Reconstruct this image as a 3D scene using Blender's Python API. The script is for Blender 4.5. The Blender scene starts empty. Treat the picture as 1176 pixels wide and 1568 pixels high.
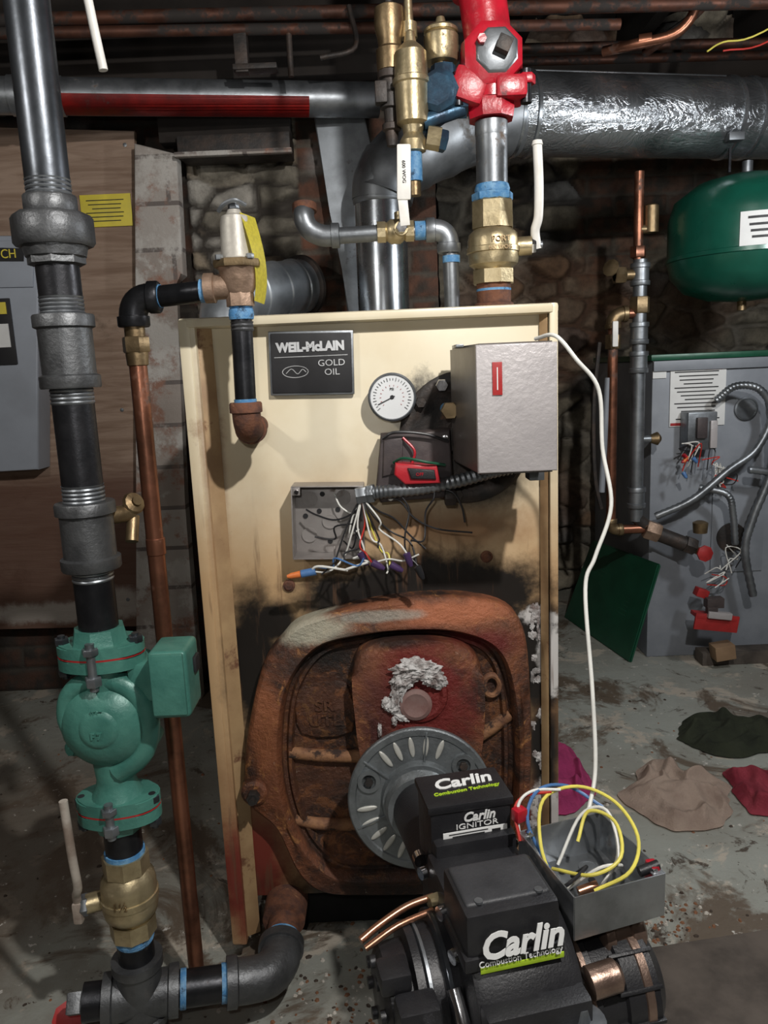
import bpy, bmesh, math, random
from mathutils import Vector, Matrix, noise
random.seed(7)
SC=bpy.context.scene
V=Vector
# ------------------------------------------------------------------ materials
class NT:
    def __init__(s,name):
        s.m=bpy.data.materials.new(name);s.m.use_nodes=True;s.t=s.m.node_tree
        s.b=s.t.nodes['Principled BSDF']
        s.co=s.t.nodes.new('ShaderNodeTexCoord').outputs['Object']
    def link(s,a,b): s.t.links.new(a,b)
    def put(s,sock,v):
        if hasattr(v,'is_output'): s.link(v,sock)
        else: sock.default_value=v
    def noise(s,scale,detail=6,rough=.6,vec=None,dist=0):
        n=s.t.nodes.new('ShaderNodeTexNoise');s.link(vec or s.co,n.inputs['Vector'])
        n.inputs['Scale'].default_value=scale;n.inputs['Detail'].default_value=detail
        n.inputs['Roughness'].default_value=rough;n.inputs['Distortion'].default_value=dist
        return n.outputs['Fac']
    def math(s,op,a,b=0,c=0):
        n=s.t.nodes.new('ShaderNodeMath');n.operation=op
        s.put(n.inputs[0],a);s.put(n.inputs[1],b);s.put(n.inputs[2],c);return n.outputs[0]
    def ramp(s,v,a,b,lo=0,hi=1):
        n=s.t.nodes.new('ShaderNodeMapRange');n.interpolation_type='SMOOTHSTEP'
        s.put(n.inputs[0],v);n.inputs[1].default_value=a;n.inputs[2].default_value=b
        n.inputs[3].default_value=lo;n.inputs[4].default_value=hi;return n.outputs[0]
    def mix(s,f,a,b):
        n=s.t.nodes.new('ShaderNodeMix');n.data_type='RGBA'
        s.put(n.inputs[0],f)
        for k,v in ((6,a),(7,b)):
            s.put(n.inputs[k],v if hasattr(v,'is_output') else tuple(v)+(1,))
        return n.outputs[2]
    def xyz(s):
        n=s.t.nodes.new('ShaderNodeSeparateXYZ');s.link(s.co,n.inputs[0]);return n.outputs
    def bump(s,h,strength,dist=.002):
        n=s.t.nodes.new('ShaderNodeBump');s.put(n.inputs['Height'],h)
        n.inputs['Strength'].default_value=strength;n.inputs['Distance'].default_value=dist
        s.link(n.outputs[0],s.b.inputs['Normal'])
    def out(s,col,rough,metal):
        s.put(s.b.inputs['Base Color'],col if hasattr(col,'is_output') else tuple(col)+(1,))
        s.put(s.b.inputs['Roughness'],rough);s.put(s.b.inputs['Metallic'],metal);return s.m
def mat(name,col,rough=.5,metal=0,col2=None,scale=30,amt=.6,bump=.25,bs=None,dirt=None,ds=12,dc=.55,bd=.0015):
    n=NT(name)
    c2=col2 or tuple(x*.6 for x in col)
    f=n.ramp(n.noise(scale),.35,.7,0,amt)
    c=n.mix(f,col,c2);r=n.math('MULTIPLY_ADD',n.noise(scale*1.7),.25,rough-.12);me=metal
    if dirt:
        d=n.ramp(n.noise(ds,8,.7),dc,dc+.1)
        c=n.mix(d,c,dirt);r=n.math('MULTIPLY_ADD',d,.3,r);me=n.math('MULTIPLY',n.math('SUBTRACT',1,d),metal)
    if bump: n.bump(n.noise(bs or scale*5,5),bump,bd)
    return n.out(c,r,me)
BLK=mat('black_iron',(.020,.021,.024),.36,.75,(.055,.055,.06),18,.6,.3,dirt=(.05,.03,.02),dc=.62)
STLD=mat('dark_steel_pipe',(.10,.11,.125),.34,.85,(.045,.05,.055),10,.8,.2,dirt=(.05,.04,.035),dc=.60)
MAL=mat('malleable_iron',(.13,.135,.14),.45,.75,(.06,.062,.066),25,.7,.5,160,dirt=(.09,.07,.05),dc=.60)
STEEL=mat('grey_steel',(.28,.30,.32),.40,.8,(.11,.12,.13),14,.8,.25,dirt=(.10,.07,.05),dc=.62)
GALV=mat('galvanised',(.62,.66,.70),.26,.95,(.32,.35,.38),9,.9,.15,30)
GALVM=mat('galvanised_matt',(.55,.60,.65),.38,.75,(.30,.33,.36),9,.9,.15,30)
GALVD=mat('galvanised_dull',(.30,.32,.34),.45,.75,(.12,.13,.14),7,.9,.35,24,dirt=(.10,.09,.08),dc=.55,ds=6)
BRASS=mat('brass',(.50,.415,.255),.36,.8,(.27,.215,.12),35,.7,.25,dirt=(.16,.12,.075),dc=.62,ds=30)
BRASSD=mat('brass_old',(.28,.205,.115),.42,.85,(.14,.095,.05),35,.7,.3)
COPPER=mat('copper_aged',(.33,.14,.085),.36,.85,(.12,.055,.035),16,.9,.15,dirt=(.07,.045,.035),dc=.55)
COPD=mat('copper_shaded',(.11,.045,.028),.55,.6,(.045,.022,.016),16,.9,.15,dirt=(.02,.016,.014),dc=.48)  # shaded copy of the aged copper, ceiling gloom put into its colour
COPB=mat('copper_bright',(.55,.29,.19),.3,.9,(.30,.14,.08),20,.6,.1)
RUST=mat('rust',(.16,.065,.035),.8,.2,(.06,.03,.025),60,.9,.8,220,dirt=(.28,.14,.07),dc=.6,ds=40)
BLUE=mat('blue_tape',(.05,.19,.40),.55,0,(.20,.38,.55),90,.7,.5,dirt=(.03,.07,.13),dc=.56,ds=60)
WHT=mat('white_plastic',(.75,.74,.70),.45,0,(.5,.48,.44),30,.4,.1)
CREAMP=mat('valve_cream',(.46,.44,.39),.45,.3,(.30,.28,.25),30,.7,.3,dirt=(.20,.16,.12),dc=.62,ds=40)
BPL=mat('black_plastic',(.010,.010,.012),.42,0,(.022,.022,.024),20,.6,.3,400)
BPLT=mat('black_grey_lid',(.022,.023,.026),.5,0,(.045,.046,.05),20,.6,.3,400)
INK=mat('black_ink',(.012,.012,.014),.6,0,bump=0)
PAPER=mat('white_paper',(.72,.73,.72),.65,0,(.55,.55,.54),10,.5,.05)
YEL=mat('yellow_label',(.72,.60,.06),.55,0,(.5,.42,.08),25,.5,.1)
REDP=mat('red_paint',(.46,.010,.025),.3,0,(.22,.008,.015),25,.7,.35,dirt=(.05,.03,.03),dc=.63)
REDD=mat('red_dull',(.36,.02,.02),.5,0,(.18,.01,.01),25,.6,.2)
TEAL=mat('green_pump_paint',(.065,.205,.165),.38,.1,(.028,.12,.098),22,.7,.4,150,dirt=(.05,.055,.045),dc=.63)
NAVY=mat('blue_black_valve',(.03,.05,.08),.36,.5,(.05,.14,.23),25,.8,.5)
GREEN=mat('dark_green_enamel',(.010,.085,.045),.35,.1,(.007,.05,.027),12,.6,.1)
GRNT=mat('green_tank',(.006,.085,.055),.3,.1,(.004,.05,.032),12,.6,.1)
GREYB=mat('boiler_grey_enamel',(.24,.26,.29),.5,.1,(.16,.175,.20),8,.7,.15,dirt=(.10,.09,.08),dc=.66,ds=9)
PANELG=mat('panel_grey',(.30,.33,.38),.5,.1,(.22,.24,.27),6,.6,.1)
HAM=mat('hammered_grey',(.44,.415,.415),.42,.25,(.33,.31,.315),10,.6,.55,130,bd=.0016)
ALU=mat('cast_aluminium',(.22,.24,.25),.42,.7,(.12,.13,.135),30,.7,.5,200)
ALUB=mat('bright_slot',(.50,.50,.46),.4,.3,(.33,.33,.31),40,.6,.2)
CHROME=mat('chrome',(.8,.8,.82),.15,1,(.5,.5,.52),30,.4,.05)
DARKI=mat('sooty_iron',(.03,.028,.027),.55,.4,(.07,.05,.04),30,.8,.6,dirt=(.12,.06,.03),dc=.62,ds=25)
WOODD=mat('dark_joist_wood',(.018,.013,.010),.9,0,(.007,.005,.004),5,.9,.6,60)
WOODB=mat('old_board',(.10,.082,.068),.85,0,(.03,.024,.02),9,.9,.6,60)
ASH=mat('refractory_ash',(.58,.57,.56),.95,0,(.13,.09,.08),60,.95,1.,140,bd=.004)
TAN=mat('burner_bronze',(.30,.21,.165),.35,.8,(.15,.10,.08),30,.7,.4)
BASEK=mat('base_black',(.008,.008,.008),.9,0,bump=0)  # even near-black for the cast-iron base under the jacket
GLASS=mat('gauge_face',(.70,.72,.73),.25,0,(.6,.62,.63),10,.3,0)
def foil():
    n=NT('foil_wrapped_duct');mp=n.t.nodes.new('ShaderNodeMapping');n.link(n.co,mp.inputs[0]);mp.inputs['Scale'].default_value=(1,2.2,2.2)
    w=n.noise(7,5,.6,mp.outputs[0],2.0)
    h=n.math('ABSOLUTE',n.math('SUBTRACT',w,.5))
    h2=n.math('ABSOLUTE',n.math('SUBTRACT',n.noise(19,5,.6,None,1.5),.5))
    n.bump(n.math('ADD',n.ramp(h,0,.06),n.math('MULTIPLY',n.ramp(h2,0,.05),.6)),.32,.003)
    c=n.mix(n.ramp(n.noise(5,6),.4,.7),(.50,.53,.56),(.20,.215,.23))
    c=n.mix(n.ramp(n.noise(8,8,.7),.6,.72),c,(.16,.14,.12))
    return n.out(c,.24,.92)
FOIL=foil()
def rag_mat(n,a,b): return mat(n,a,.95,0,b,14,.9,.8,260,bd=.003)
WY=mat('wire_yellow',(.75,.66,.12),.4,0,bump=0);WR=mat('wire_red',(.5,.03,.02),.4,0,bump=0)
WB=mat('wire_blue',(.07,.17,.38),.4,0,bump=0);WW=mat('wire_white',(.7,.7,.66),.4,0,(.5,.5,.47),30,.5,0)
WK=mat('wire_black',(.015,.015,.017),.4,0,bump=0);WO=mat('wire_nut_orange',(.75,.2,.05),.4,0,bump=0)
WP=mat('wire_nut_purple',(.06,.03,.10),.4,0,bump=0)
def blob(n,X,Z,nz,cx,cz,rx,rz,inner=.35):
    a=n.math('DIVIDE',n.math('SUBTRACT',X,cx),rx);b=n.math('DIVIDE',n.math('SUBTRACT',Z,cz),rz)
    r=n.math('SQRT',n.math('ADD',n.math('MULTIPLY',a,a),n.math('MULTIPLY',b,b)))
    return n.ramp(n.math('ADD',r,nz),1.0,inner)
def cream():
    n=NT('cream_enamel_stained');X,Y,Z=n.xyz()
    nz=n.math('MULTIPLY',n.math('SUBTRACT',n.noise(9,8,.7),.5),1.1)
    nf=n.math('MULTIPLY',n.math('SUBTRACT',n.noise(40,8,.7),.5),1.6)
    c=n.mix(n.ramp(n.noise(5,5),.35,.7),(.76,.69,.52),(.68,.59,.41))
    low=n.ramp(n.math('ADD',Z,n.math('MULTIPLY',nz,.15)),.88,.60)
    c=n.mix(low,c,(.50,.33,.175))
    def st(c,col,amt,*bl):
        m=None
        for q in bl:
            k=blob(n,X,Z,*q); m=k if m is None else n.math('MAXIMUM',m,k)
        return n.mix(n.math('MULTIPLY',m,amt),c,col)
    c=st(c,(.26,.13,.06),.8,(nz,-.24,.80,.02,.25,.2),(nz,.235,.35,.05,.4,.2),(nz,-.22,.2,.09,.25,.3),(nf,-.24,.86,.03,.03,.2),(nz,.1,.70,.2,.05,.1))
    c=st(c,(.19,.03,.022),.95,(nz,-.235,.15,.08,.15,.4),(nz,.23,.22,.05,.12,.4))
    c=st(c,(.010,.009,.009),.99,(nz,.06,.60,.24,.080,.6),(nz,-.03,.59,.16,.055,.45),(nz,-.205,.50,.055,.17,.45),(nz,.222,.50,.06,.15,.45),(nz,.23,.33,.035,.18,.3),(nf,.06,.885,.05,.05,.2),(nz,.0,.12,.3,.07,.3),(nz,-.17,.565,.06,.05,.4),(nz,.14,.76,.1,.05,.2))
    c=st(c,(.62,.60,.58),.9,(nf,.225,.560,.035,.016,.6),(nf,.24,.50,.022,.07,.6),(nf,.235,.25,.03,.05,.6))
    mp=n.t.nodes.new('ShaderNodeMapping');n.link(n.co,mp.inputs[0]);mp.inputs['Scale'].default_value=(1,1,.09)
    dr=n.math('MULTIPLY',n.ramp(n.noise(45,4,.6,mp.outputs[0]),.58,.68),n.ramp(Z,.80,.62))
    c=n.mix(n.math('MULTIPLY',dr,.65),c,(.13,.07,.04))
    sp=n.ramp(n.noise(70,8,.8),.66,.70)
    c=n.mix(n.math('MULTIPLY',sp,.85),c,(.18,.085,.045))
    n.bump(n.noise(60,6),.12,.001)
    return n.out(c,n.math('MULTIPLY_ADD',nf,.15,.36),0)
CREAM=cream()
EDGE=mat('cream_edge_rusty',(.40,.27,.14),.5,0,(.24,.14,.07),12,.8,.2,dirt=(.14,.06,.03),dc=.55,ds=14)
def rustdoor():
    n=NT('burnt_rust_cast_iron');X,Y,Z=n.xyz()
    nz=n.math('MULTIPLY',n.math('SUBTRACT',n.noise(11,8,.7,dist=.6),.5),1.4)
    c=n.mix(n.ramp(n.noise(10,8,.7,dist=1),.38,.60),(.045,.024,.018),(.21,.075,.035))
    c=n.mix(n.ramp(n.noise(24,8,.75,dist=1.5),.54,.66),c,(.38,.17,.06))
    B=lambda *q:blob(n,X,Z,nz,*q)
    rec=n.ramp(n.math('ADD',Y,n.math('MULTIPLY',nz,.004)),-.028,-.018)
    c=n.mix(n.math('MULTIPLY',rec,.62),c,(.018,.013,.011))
    c=n.mix(n.math('MULTIPLY',n.ramp(n.noise(17,8,.75,dist=1.2),.52,.60),n.math('MULTIPLY',rec,.5)),c,(.26,.10,.035))
    c=n.mix(B(.04,.46,.10,.12,.45),c,(.17,.020,.017))
    c=n.mix(n.math('MULTIPLY',B(-.02,.44,.04,.10,.4),.7),c,(.07,.018,.015))
    c=n.mix(n.math('MULTIPLY',B(.10,.580,.12,.026,.3),.9),c,(.44,.15,.07))
    c=n.mix(n.math('MULTIPLY',B(-.19,.42,.03,.10,.4),.7),c,(.34,.12,.05))
    c=n.mix(n.math('MULTIPLY',B(.14,.535,.07,.03,.3),.9),c,(.14,.018,.016))
    k=n.math('MAXIMUM',B(-.10,.515,.10,.030,.2),B(-.01,.548,.12,.020,.3))
    c=n.mix(n.math('MULTIPLY',B(-.125,.565,.09,.035,.5),.9),c,(.42,.40,.31))
    c=n.mix(n.math('MULTIPLY',B(-.02,.580,.08,.012,.5),.7),c,(.35,.35,.30))
    c=n.mix(n.math('MULTIPLY',k,.85),c,(.014,.013,.012))
    c=n.mix(n.math('MULTIPLY',B(-.02,.13,.24,.07,.2),.85),c,(.016,.012,.011))
    c=n.mix(n.ramp(n.noise(95,6,.8),.65,.70),c,(.45,.38,.30))
    n.bump(n.math('ADD',n.noise(110,8,.7),n.math('MULTIPLY',n.noise(22,6,.7),1.5)),.8,.004)
    return n.out(c,n.math('MULTIPLY_ADD',n.noise(14),.5,.26),.2)
RDOOR=rustdoor()
def ply():
    n=NT('weathered_plywood');mp=n.t.nodes.new('ShaderNodeMapping');n.link(n.co,mp.inputs[0]);mp.inputs['Scale'].default_value=(1,1,9)
    c=n.mix(n.ramp(n.noise(4,8,.6,mp.outputs[0],1),.3,.7),(.33,.24,.18),(.20,.13,.09))
    c=n.mix(n.ramp(n.noise(5,9,.7),.55,.7),c,(.12,.08,.055))
    X,Y,Z=n.xyz()
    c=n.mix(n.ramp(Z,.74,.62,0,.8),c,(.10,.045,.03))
    nz=n.math('MULTIPLY',n.math('SUBTRACT',n.noise(14,8,.7),.5),1.4)
    c=n.mix(n.math('MULTIPLY',n.math('MAXIMUM',blob(n,X,Z,nz,-.95,.27,.35,.04,.5),blob(n,X,Z,nz,-.78,.3,.1,.05,.3)),.8),c,(.46,.43,.39))
    n.bump(n.noise(14,8,.6,mp.outputs[0]),.5,.003);return n.out(c,.8,0)
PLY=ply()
def floor_m():
    n=NT('worn_painted_concrete')
    c=n.mix(n.ramp(n.noise(1.7,8,.65),.38,.62),(.29,.305,.275),(.22,.215,.185))
    c=n.mix(n.ramp(n.noise(6,9,.7,dist=.5),.54,.60),c,(.40,.36,.30))
    c=n.mix(n.ramp(n.noise(3.1,9,.7,dist=.8),.52,.60),c,(.11,.085,.062))
    c=n.mix(n.ramp(n.noise(13,9,.75,dist=.8),.58,.64),c,(.07,.055,.042))
    X,Y,Z=n.xyz()
    lf=n.math('MULTIPLY',n.ramp(n.math('ADD',X,n.noise(4,6)),.1,-.2),n.ramp(Y,.9,.5))  # left floor: brown dirt and shade both put into the colour
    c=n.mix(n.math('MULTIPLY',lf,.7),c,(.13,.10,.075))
    c=n.mix(n.ramp(n.noise(34,7,.75),.61,.65),c,(.52,.50,.46))
    c=n.mix(n.ramp(n.noise(48,7,.75),.63,.66),c,(.05,.035,.025))
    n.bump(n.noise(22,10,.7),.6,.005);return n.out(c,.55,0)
FLOORM=floor_m()
def vcol(name,rough=.9,b=.8):
    n=NT(name);a=n.t.nodes.new('ShaderNodeAttribute');a.attribute_name='Col'
    c=n.mix(n.ramp(n.noise(30,8,.7),.35,.7),a.outputs['Color'],(0.03,.025,.02))
    m=n.t.nodes.new('ShaderNodeMix');m.data_type='RGBA';m.inputs[0].default_value=.45
    n.link(a.outputs['Color'],m.inputs[6]);n.link(c,m.inputs[7])
    n.bump(n.noise(70,9,.7),b,.006);return n.out(m.outputs[2],rough,0)
STONE=vcol('masonry')
# ------------------------------------------------------------------ builder
def basis(d):
    d=V(d).normalized();return d.to_track_quat('Z','Y').to_matrix().to_4x4()
class O:
    def __init__(s,name):
        s.name=name;s.bm=bmesh.new();s.mats=[];s.M=Matrix.Identity(4)
    def add(s,t,m,M=None):
        if m not in s.mats:s.mats.append(m)
        i=s.mats.index(m)
        bmesh.ops.recalc_face_normals(t,faces=t.faces[:])
        for f in t.faces:f.material_index=i;f.smooth=True
        t.transform(s.M@(M or Matrix.Identity(4)))
        me=bpy.data.meshes.new('t');t.to_mesh(me);t.free();s.bm.from_mesh(me);bpy.data.meshes.remove(me)
        return s
    def lathe(s,o,d,prof,m,seg=28,rot=0):
        t=bmesh.new();rings=[]
        for (h,r) in prof:
            if r<=1e-6: rings.append([t.verts.new((0,0,h))])
            else: rings.append([t.verts.new((r*math.cos(rot+2*math.pi*i/seg),r*math.sin(rot+2*math.pi*i/seg),h)) for i in range(seg)])
        for a,b in zip(rings,rings[1:]):
            for i in range(seg):
                j=(i+1)%seg
                if len(a)==1 and len(b)==1: continue
                if len(a)==1: t.faces.new((a[0],b[i],b[j]))
                elif len(b)==1: t.faces.new((a[i],a[j],b[0]))
                else: t.faces.new((a[i],a[j],b[j],b[i]))
        for q in (rings[0],rings[-1]):
            if len(q)>1:t.faces.new(q)
        return s.add(t,m,Matrix.Translation(V(o))@basis(d))
    def cyl(s,a,b,r,m,r2=None,seg=28):
        a=V(a);b=V(b);L=(b-a).length;r2=r if r2 is None else r2
        return s.lathe(a,b-a,[(0,r),(L,r2)],m,seg)
    def hexn(s,a,b,r,m,seg=6,rot=0):
        a=V(a);b=V(b);L=(b-a).length;c=min(.12*L,.1*r)
        return s.lathe(a,b-a,[(0,r*.93),(c,r),(L-c,r),(L,r*.93)],m,seg,rot)
    def threads(s,a,d,r,L,m):
        n=max(3,int(L/.0022));p=[]
        for i in range(n+1):
            p.append((L*i/n,r+(.0012 if i%2 else 0)))
        return s.lathe(a,d,p,m)
    def coupling(s,a,b,R,m,band=.012):
        a=V(a);b=V(b);L=(b-a).length;k=R*.88
        return s.lathe(a,b-a,[(0,R*.82),(0,R*.97),(.002,R),(band,R),(band+.002,k),(L-band-.002,k),(L-band,R),(L-.002,R),(L,R*.97),(L,R*.82)],m)
    def tube(s,pts,r,m,seg=12,sm=6,raw=False,rfun=None):
        P=[V(p) for p in pts]
        if not raw and len(P)>2:
            Q=[];E=[P[0]*2-P[1]]+P+[P[-1]*2-P[-2]]
            for i in range(1,len(E)-2):
                p0,p1,p2,p3=E[i-1:i+3]
                for k in range(sm):
                    u=k/sm
                    Q.append(.5*((2*p1)+(-p0+p2)*u+(2*p0-5*p1+4*p2-p3)*u*u+(-p0+3*p1-3*p2+p3)*u**3))
            Q.append(P[-1]);P=Q
        t=bmesh.new();rings=[];nrm=None
        for i,p in enumerate(P):
            d=(P[min(i+1,len(P)-1)]-P[max(i-1,0)]).normalized()
            if nrm is None: nrm=d.orthogonal().normalized()
            nrm=(nrm-d*nrm.dot(d)).normalized();bn=d.cross(nrm)
            rr=rfun(i/(len(P)-1),i) if rfun else r
            rings.append([t.verts.new(p+(nrm*math.cos(2*math.pi*k/seg)+bn*math.sin(2*math.pi*k/seg))*rr) for k in range(seg)])
        for a,b in zip(rings,rings[1:]):
            for k in range(seg):
                j=(k+1)%seg;t.faces.new((a[k],a[j],b[j],b[k]))
        t.faces.new(rings[0]);t.faces.new(rings[-1])
        return s.add(t,m)
    def elbow(s,p,dA,dB,R,r,m,band=True):
        p=V(p);A=p+V(dA).normalized()*R;B=p+V(dB).normalized()*R
        pts=[A*(1-u)**2+p*2*u*(1-u)+B*u*u for u in [i/10 for i in range(11)]]
        s.tube(pts,r,m,24,raw=True)
        if band:
            for q,d in ((A,dA),(B,dB)):
                d=V(d).normalized();s.lathe(q-d*.004,d,[(0,r),(0.001,r*1.14),(.012,r*1.14),(.014,r*1.06),(.014,r*.8)],m)
        return s
    def box(s,c,size,m,bev=.002,rot=None,seg=2):
        t=bmesh.new();bmesh.ops.create_cube(t,size=1)
        bmesh.ops.scale(t,vec=V(size),verts=t.verts)
        if bev: bmesh.ops.bevel(t,geom=t.edges[:],offset=bev,segments=seg,affect='EDGES',profile=.6)
        return s.add(t,m,Matrix.Translation(V(c))@(rot.to_4x4() if rot else Matrix.Identity(4)))
    def prism(s,pts,y0,y1,m,bev=0,smooth=0):
        if smooth:
            P=[V((a,b)) for a,b in pts];Q=[];n=len(P)
            for i in range(n):
                p0,p1,p2,p3=P[i-1],P[i],P[(i+1)%n],P[(i+2)%n]
                for k in range(smooth):
                    u=k/smooth;Q.append(.5*((2*p1)+(-p0+p2)*u+(2*p0-5*p1+4*p2-p3)*u*u+(-p0+3*p1-3*p2+p3)*u**3))
            pts=[(q.x,q.y) for q in Q]
        t=bmesh.new();a=[t.verts.new((x,y0,z)) for x,z in pts];b=[t.verts.new((x,y1,z)) for x,z in pts]
        f=t.faces.new(a);t.faces.new(b[::-1]);n=len(a)
        for i in range(n):t.faces.new((a[i],b[i],b[(i+1)%n],a[(i+1)%n]))
        if bev: bmesh.ops.bevel(t,geom=list(f.edges),offset=bev,segments=3,affect='EDGES',profile=.5)
        return s.add(t,m)
    def text(s,body,size,loc,m,rot=None,ext=.0006,off=0,shear=0,al='CENTER',sx=1):
        cu=bpy.data.curves.new('t','FONT');cu.body=body;cu.size=size;cu.extrude=ext;cu.offset=off;cu.shear=shear;cu.align_x=al;cu.align_y='CENTER';cu.resolution_u=3
        ob=bpy.data.objects.new('t',cu);SC.collection.objects.link(ob)
        bpy.context.view_layer.update()
        me=bpy.data.meshes.new_from_object(ob);t=bmesh.new();t.from_mesh(me)
        bpy.data.objects.remove(ob);bpy.data.meshes.remove(me)
        R=(rot or Matrix.Rotation(math.pi/2,3,'X')).to_4x4()
        return s.add(t,m,Matrix.Translation(V(loc))@R@Matrix.Diagonal((sx,1,1,1)))
    def done(s,ang=38,parent=None):
        me=bpy.data.meshes.new(s.name);s.bm.to_mesh(me);s.bm.free()
        for m in s.mats:me.materials.append(m)
        me.set_sharp_from_angle(angle=math.radians(ang))
        ob=bpy.data.objects.new(s.name,me);SC.collection.objects.link(ob)
        if parent:ob.parent=parent
        return ob
def RZ(a):return Matrix.Rotation(math.radians(a),3,'Z')
def RX(a):return Matrix.Rotation(math.radians(a),3,'X')
def RY(a):return Matrix.Rotation(math.radians(a),3,'Y')
# ------------------------------------------------------------------ room shell
o=O('floor');o.box((.5,.6,-.05),(7,6.4,.1),FLOORM,0);o.done()
def masonry(name,x0,x1,z0,z1,yf,fn,nx,nz,amp=.035,xdir=True):
    me=bpy.data.meshes.new(name);vs=[];cs=[];fs=[]
    for j in range(nz+1):
        for i in range(nx+1):
            x=x0+(x1-x0)*i/nx;z=z0+(z1-z0)*j/nz
            h,c=fn(x,z);
            vs.append((x,yf-h*amp,z) if xdir else (yf-h*amp,x,z));cs+= [c[0],c[1],c[2],1]
    for j in range(nz):
        for i in range(nx):
            a=j*(nx+1)+i;fs.append((a,a+1,a+nx+2,a+nx+1))
    me.from_pydata(vs,[],fs);at=me.color_attributes.new('Col','FLOAT_COLOR','POINT');at.data.foreach_set('color',cs)
    for p in me.polygons:p.use_smooth=True
    me.materials.append(STONE);ob=bpy.data.objects.new(name,me);SC.collection.objects.link(ob);return ob
def sst(a,b,x):
    t=max(0,min(1,(x-a)/(b-a)));return t*t*(3-2*t)
def mixc(a,b,t):return tuple(a[i]*(1-t)+b[i]*t for i in range(3))
PAL=[(.16,.14,.105),(.24,.21,.155),(.13,.12,.10),(.30,.265,.20),(.20,.14,.09),(.17,.165,.155)]
def hsh(*a):
    return (math.sin(sum(v*k for v,k in zip(a,(127.1,311.7,74.7))))*43758.5453)%1
def rubble(x,z,s=6.0,pal=PAL):
    w=noise.noise_vector(V((x*5,z*5,1)))*.12
    d,p=noise.voronoi(V((x*s+w.x*2,z*s*1.9+w.y*2,3.3)))
    e=d[1]-d[0];k=sst(.03,.22,e)
    q=hsh(round(p[0].x,2),round(p[0].y,2));c=pal[int(q*len(pal))%len(pal)]
    n=noise.fractal(V((x*14,z*14,q*9)),1,2,5)
    c=tuple(v*(1+.45*n) for v in c)
    c=mixc((.26,.235,.19),c,k) if noise.noise(V((x*2,z*2,5)))>-.1 else mixc((.05,.042,.035),c,k)
    return k*(.6+.5*q)+.3*n,c
def brick(x,z,bw=.205,bh=.07):
    r=math.floor(z/bh);xx=x/bw+(.5 if r%2 else 0);i=math.floor(xx)
    fx=min(xx-i,1-(xx-i))*bw;fz=min(z/bh-r,1-(z/bh-r))*bh
    k=sst(.003,.010,min(fx,fz)+.004*noise.noise(V((x*30,z*30,0))))
    q=hsh(i,r);n=noise.fractal(V((x*16,z*16,2)),1,2,5)
    c=mixc((.11,.05,.032),(.17,.08,.05),q);c=mixc(c,(.05,.04,.033),sst(-.1,.5,n+.1))
    return k*.35*(.7+.6*q)+.15*n,mixc((.10,.085,.068),c,k)
def backwall(x,z):
    h,c=rubble(x,z)
    nn=noise.noise(V((x*2.2,z*2.2,7)))
    t=sst(.76,.82,x+.08*noise.noise(V((z*6,0,0))))*sst(.95,1.05,z)*sst(1.8,1.7,z)*sst(1.15,1.0,x+nn*.5)
    h2,c2=brick(x,z);c=mixc(c,c2,t*.85);h=h*(1-t)+h2*t
    if nn>.1:c=mixc(c,(.30,.13,.06),.3*sst(.1,.4,nn))
    return h,c
masonry('wall_back',.1,3.2,0,2.15,1.98,backwall,330,230,.05)
def leftwall(x,z):
    if -.5<x<-.2 and z>.0:
        return rubble(x,z,9,[(.30,.29,.25),(.38,.36,.32),(.22,.20,.16),(.26,.21,.15)])
    h,c=brick(x,z);n=noise.noise(V((x*7,z*7,4)))
    if -.2<x<.0: c=mixc(tuple(v*1.3 for v in c),(.34,.34,.33),sst(.1,.4,n))
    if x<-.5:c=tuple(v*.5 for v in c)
    return h,c
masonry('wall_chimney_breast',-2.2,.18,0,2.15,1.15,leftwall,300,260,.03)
masonry('wall_chimney_side',1.15,1.98,0,2.15,.18,brick,60,120,-.015,False)
o=O('wall_left');o.box((-2.25,-.5,1.07),(.1,4.2,2.15),WOODB,0);o.done()
o=O('wall_right');o.box((3.25,-.3,1.07),(.1,4.6,2.15),WOODB,0);o.done()
o=O('wall_front');o.box((.5,-2.6,1.07),(5.6,.1,2.15),WOODD,0);o.done()
o=O('ceiling');o.box((.5,-.3,2.19),(5.6,4.7,.05),WOODD,0);o.done()
o=O('ceiling_joists')
for i in range(13): o.box((-2+i*.42,-.3,2.075),(.045,4.5,.17),WOODD,.003)
o.box((-.8,1.03,1.90),(2.3,.08,.17),WOODD,.006)
o.box((-.8,1.06,1.75),(2.3,.06,.15),WOODD,.006)
o.box((1.75,1.86,1.92),(2.8,.10,.15),WOODD,.006)
o.done()
o=O('plywood_board');o.prism([(-1.9,1.61),(-.986,1.597),(-.612,1.574),(-.736,.217),(-1.169,.227),(-1.9,.22)],1.07,1.09,PLY,.002)
for p in [(-.9,1.53),(-.64,1.54),(-.76,.3),(-.72,.85)]: o.lathe((p[0],1.071,p[1]),(0,-1,0),[(0,.006),(.002,.005),(.003,0)],STEEL,12)
o.done()
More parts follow.
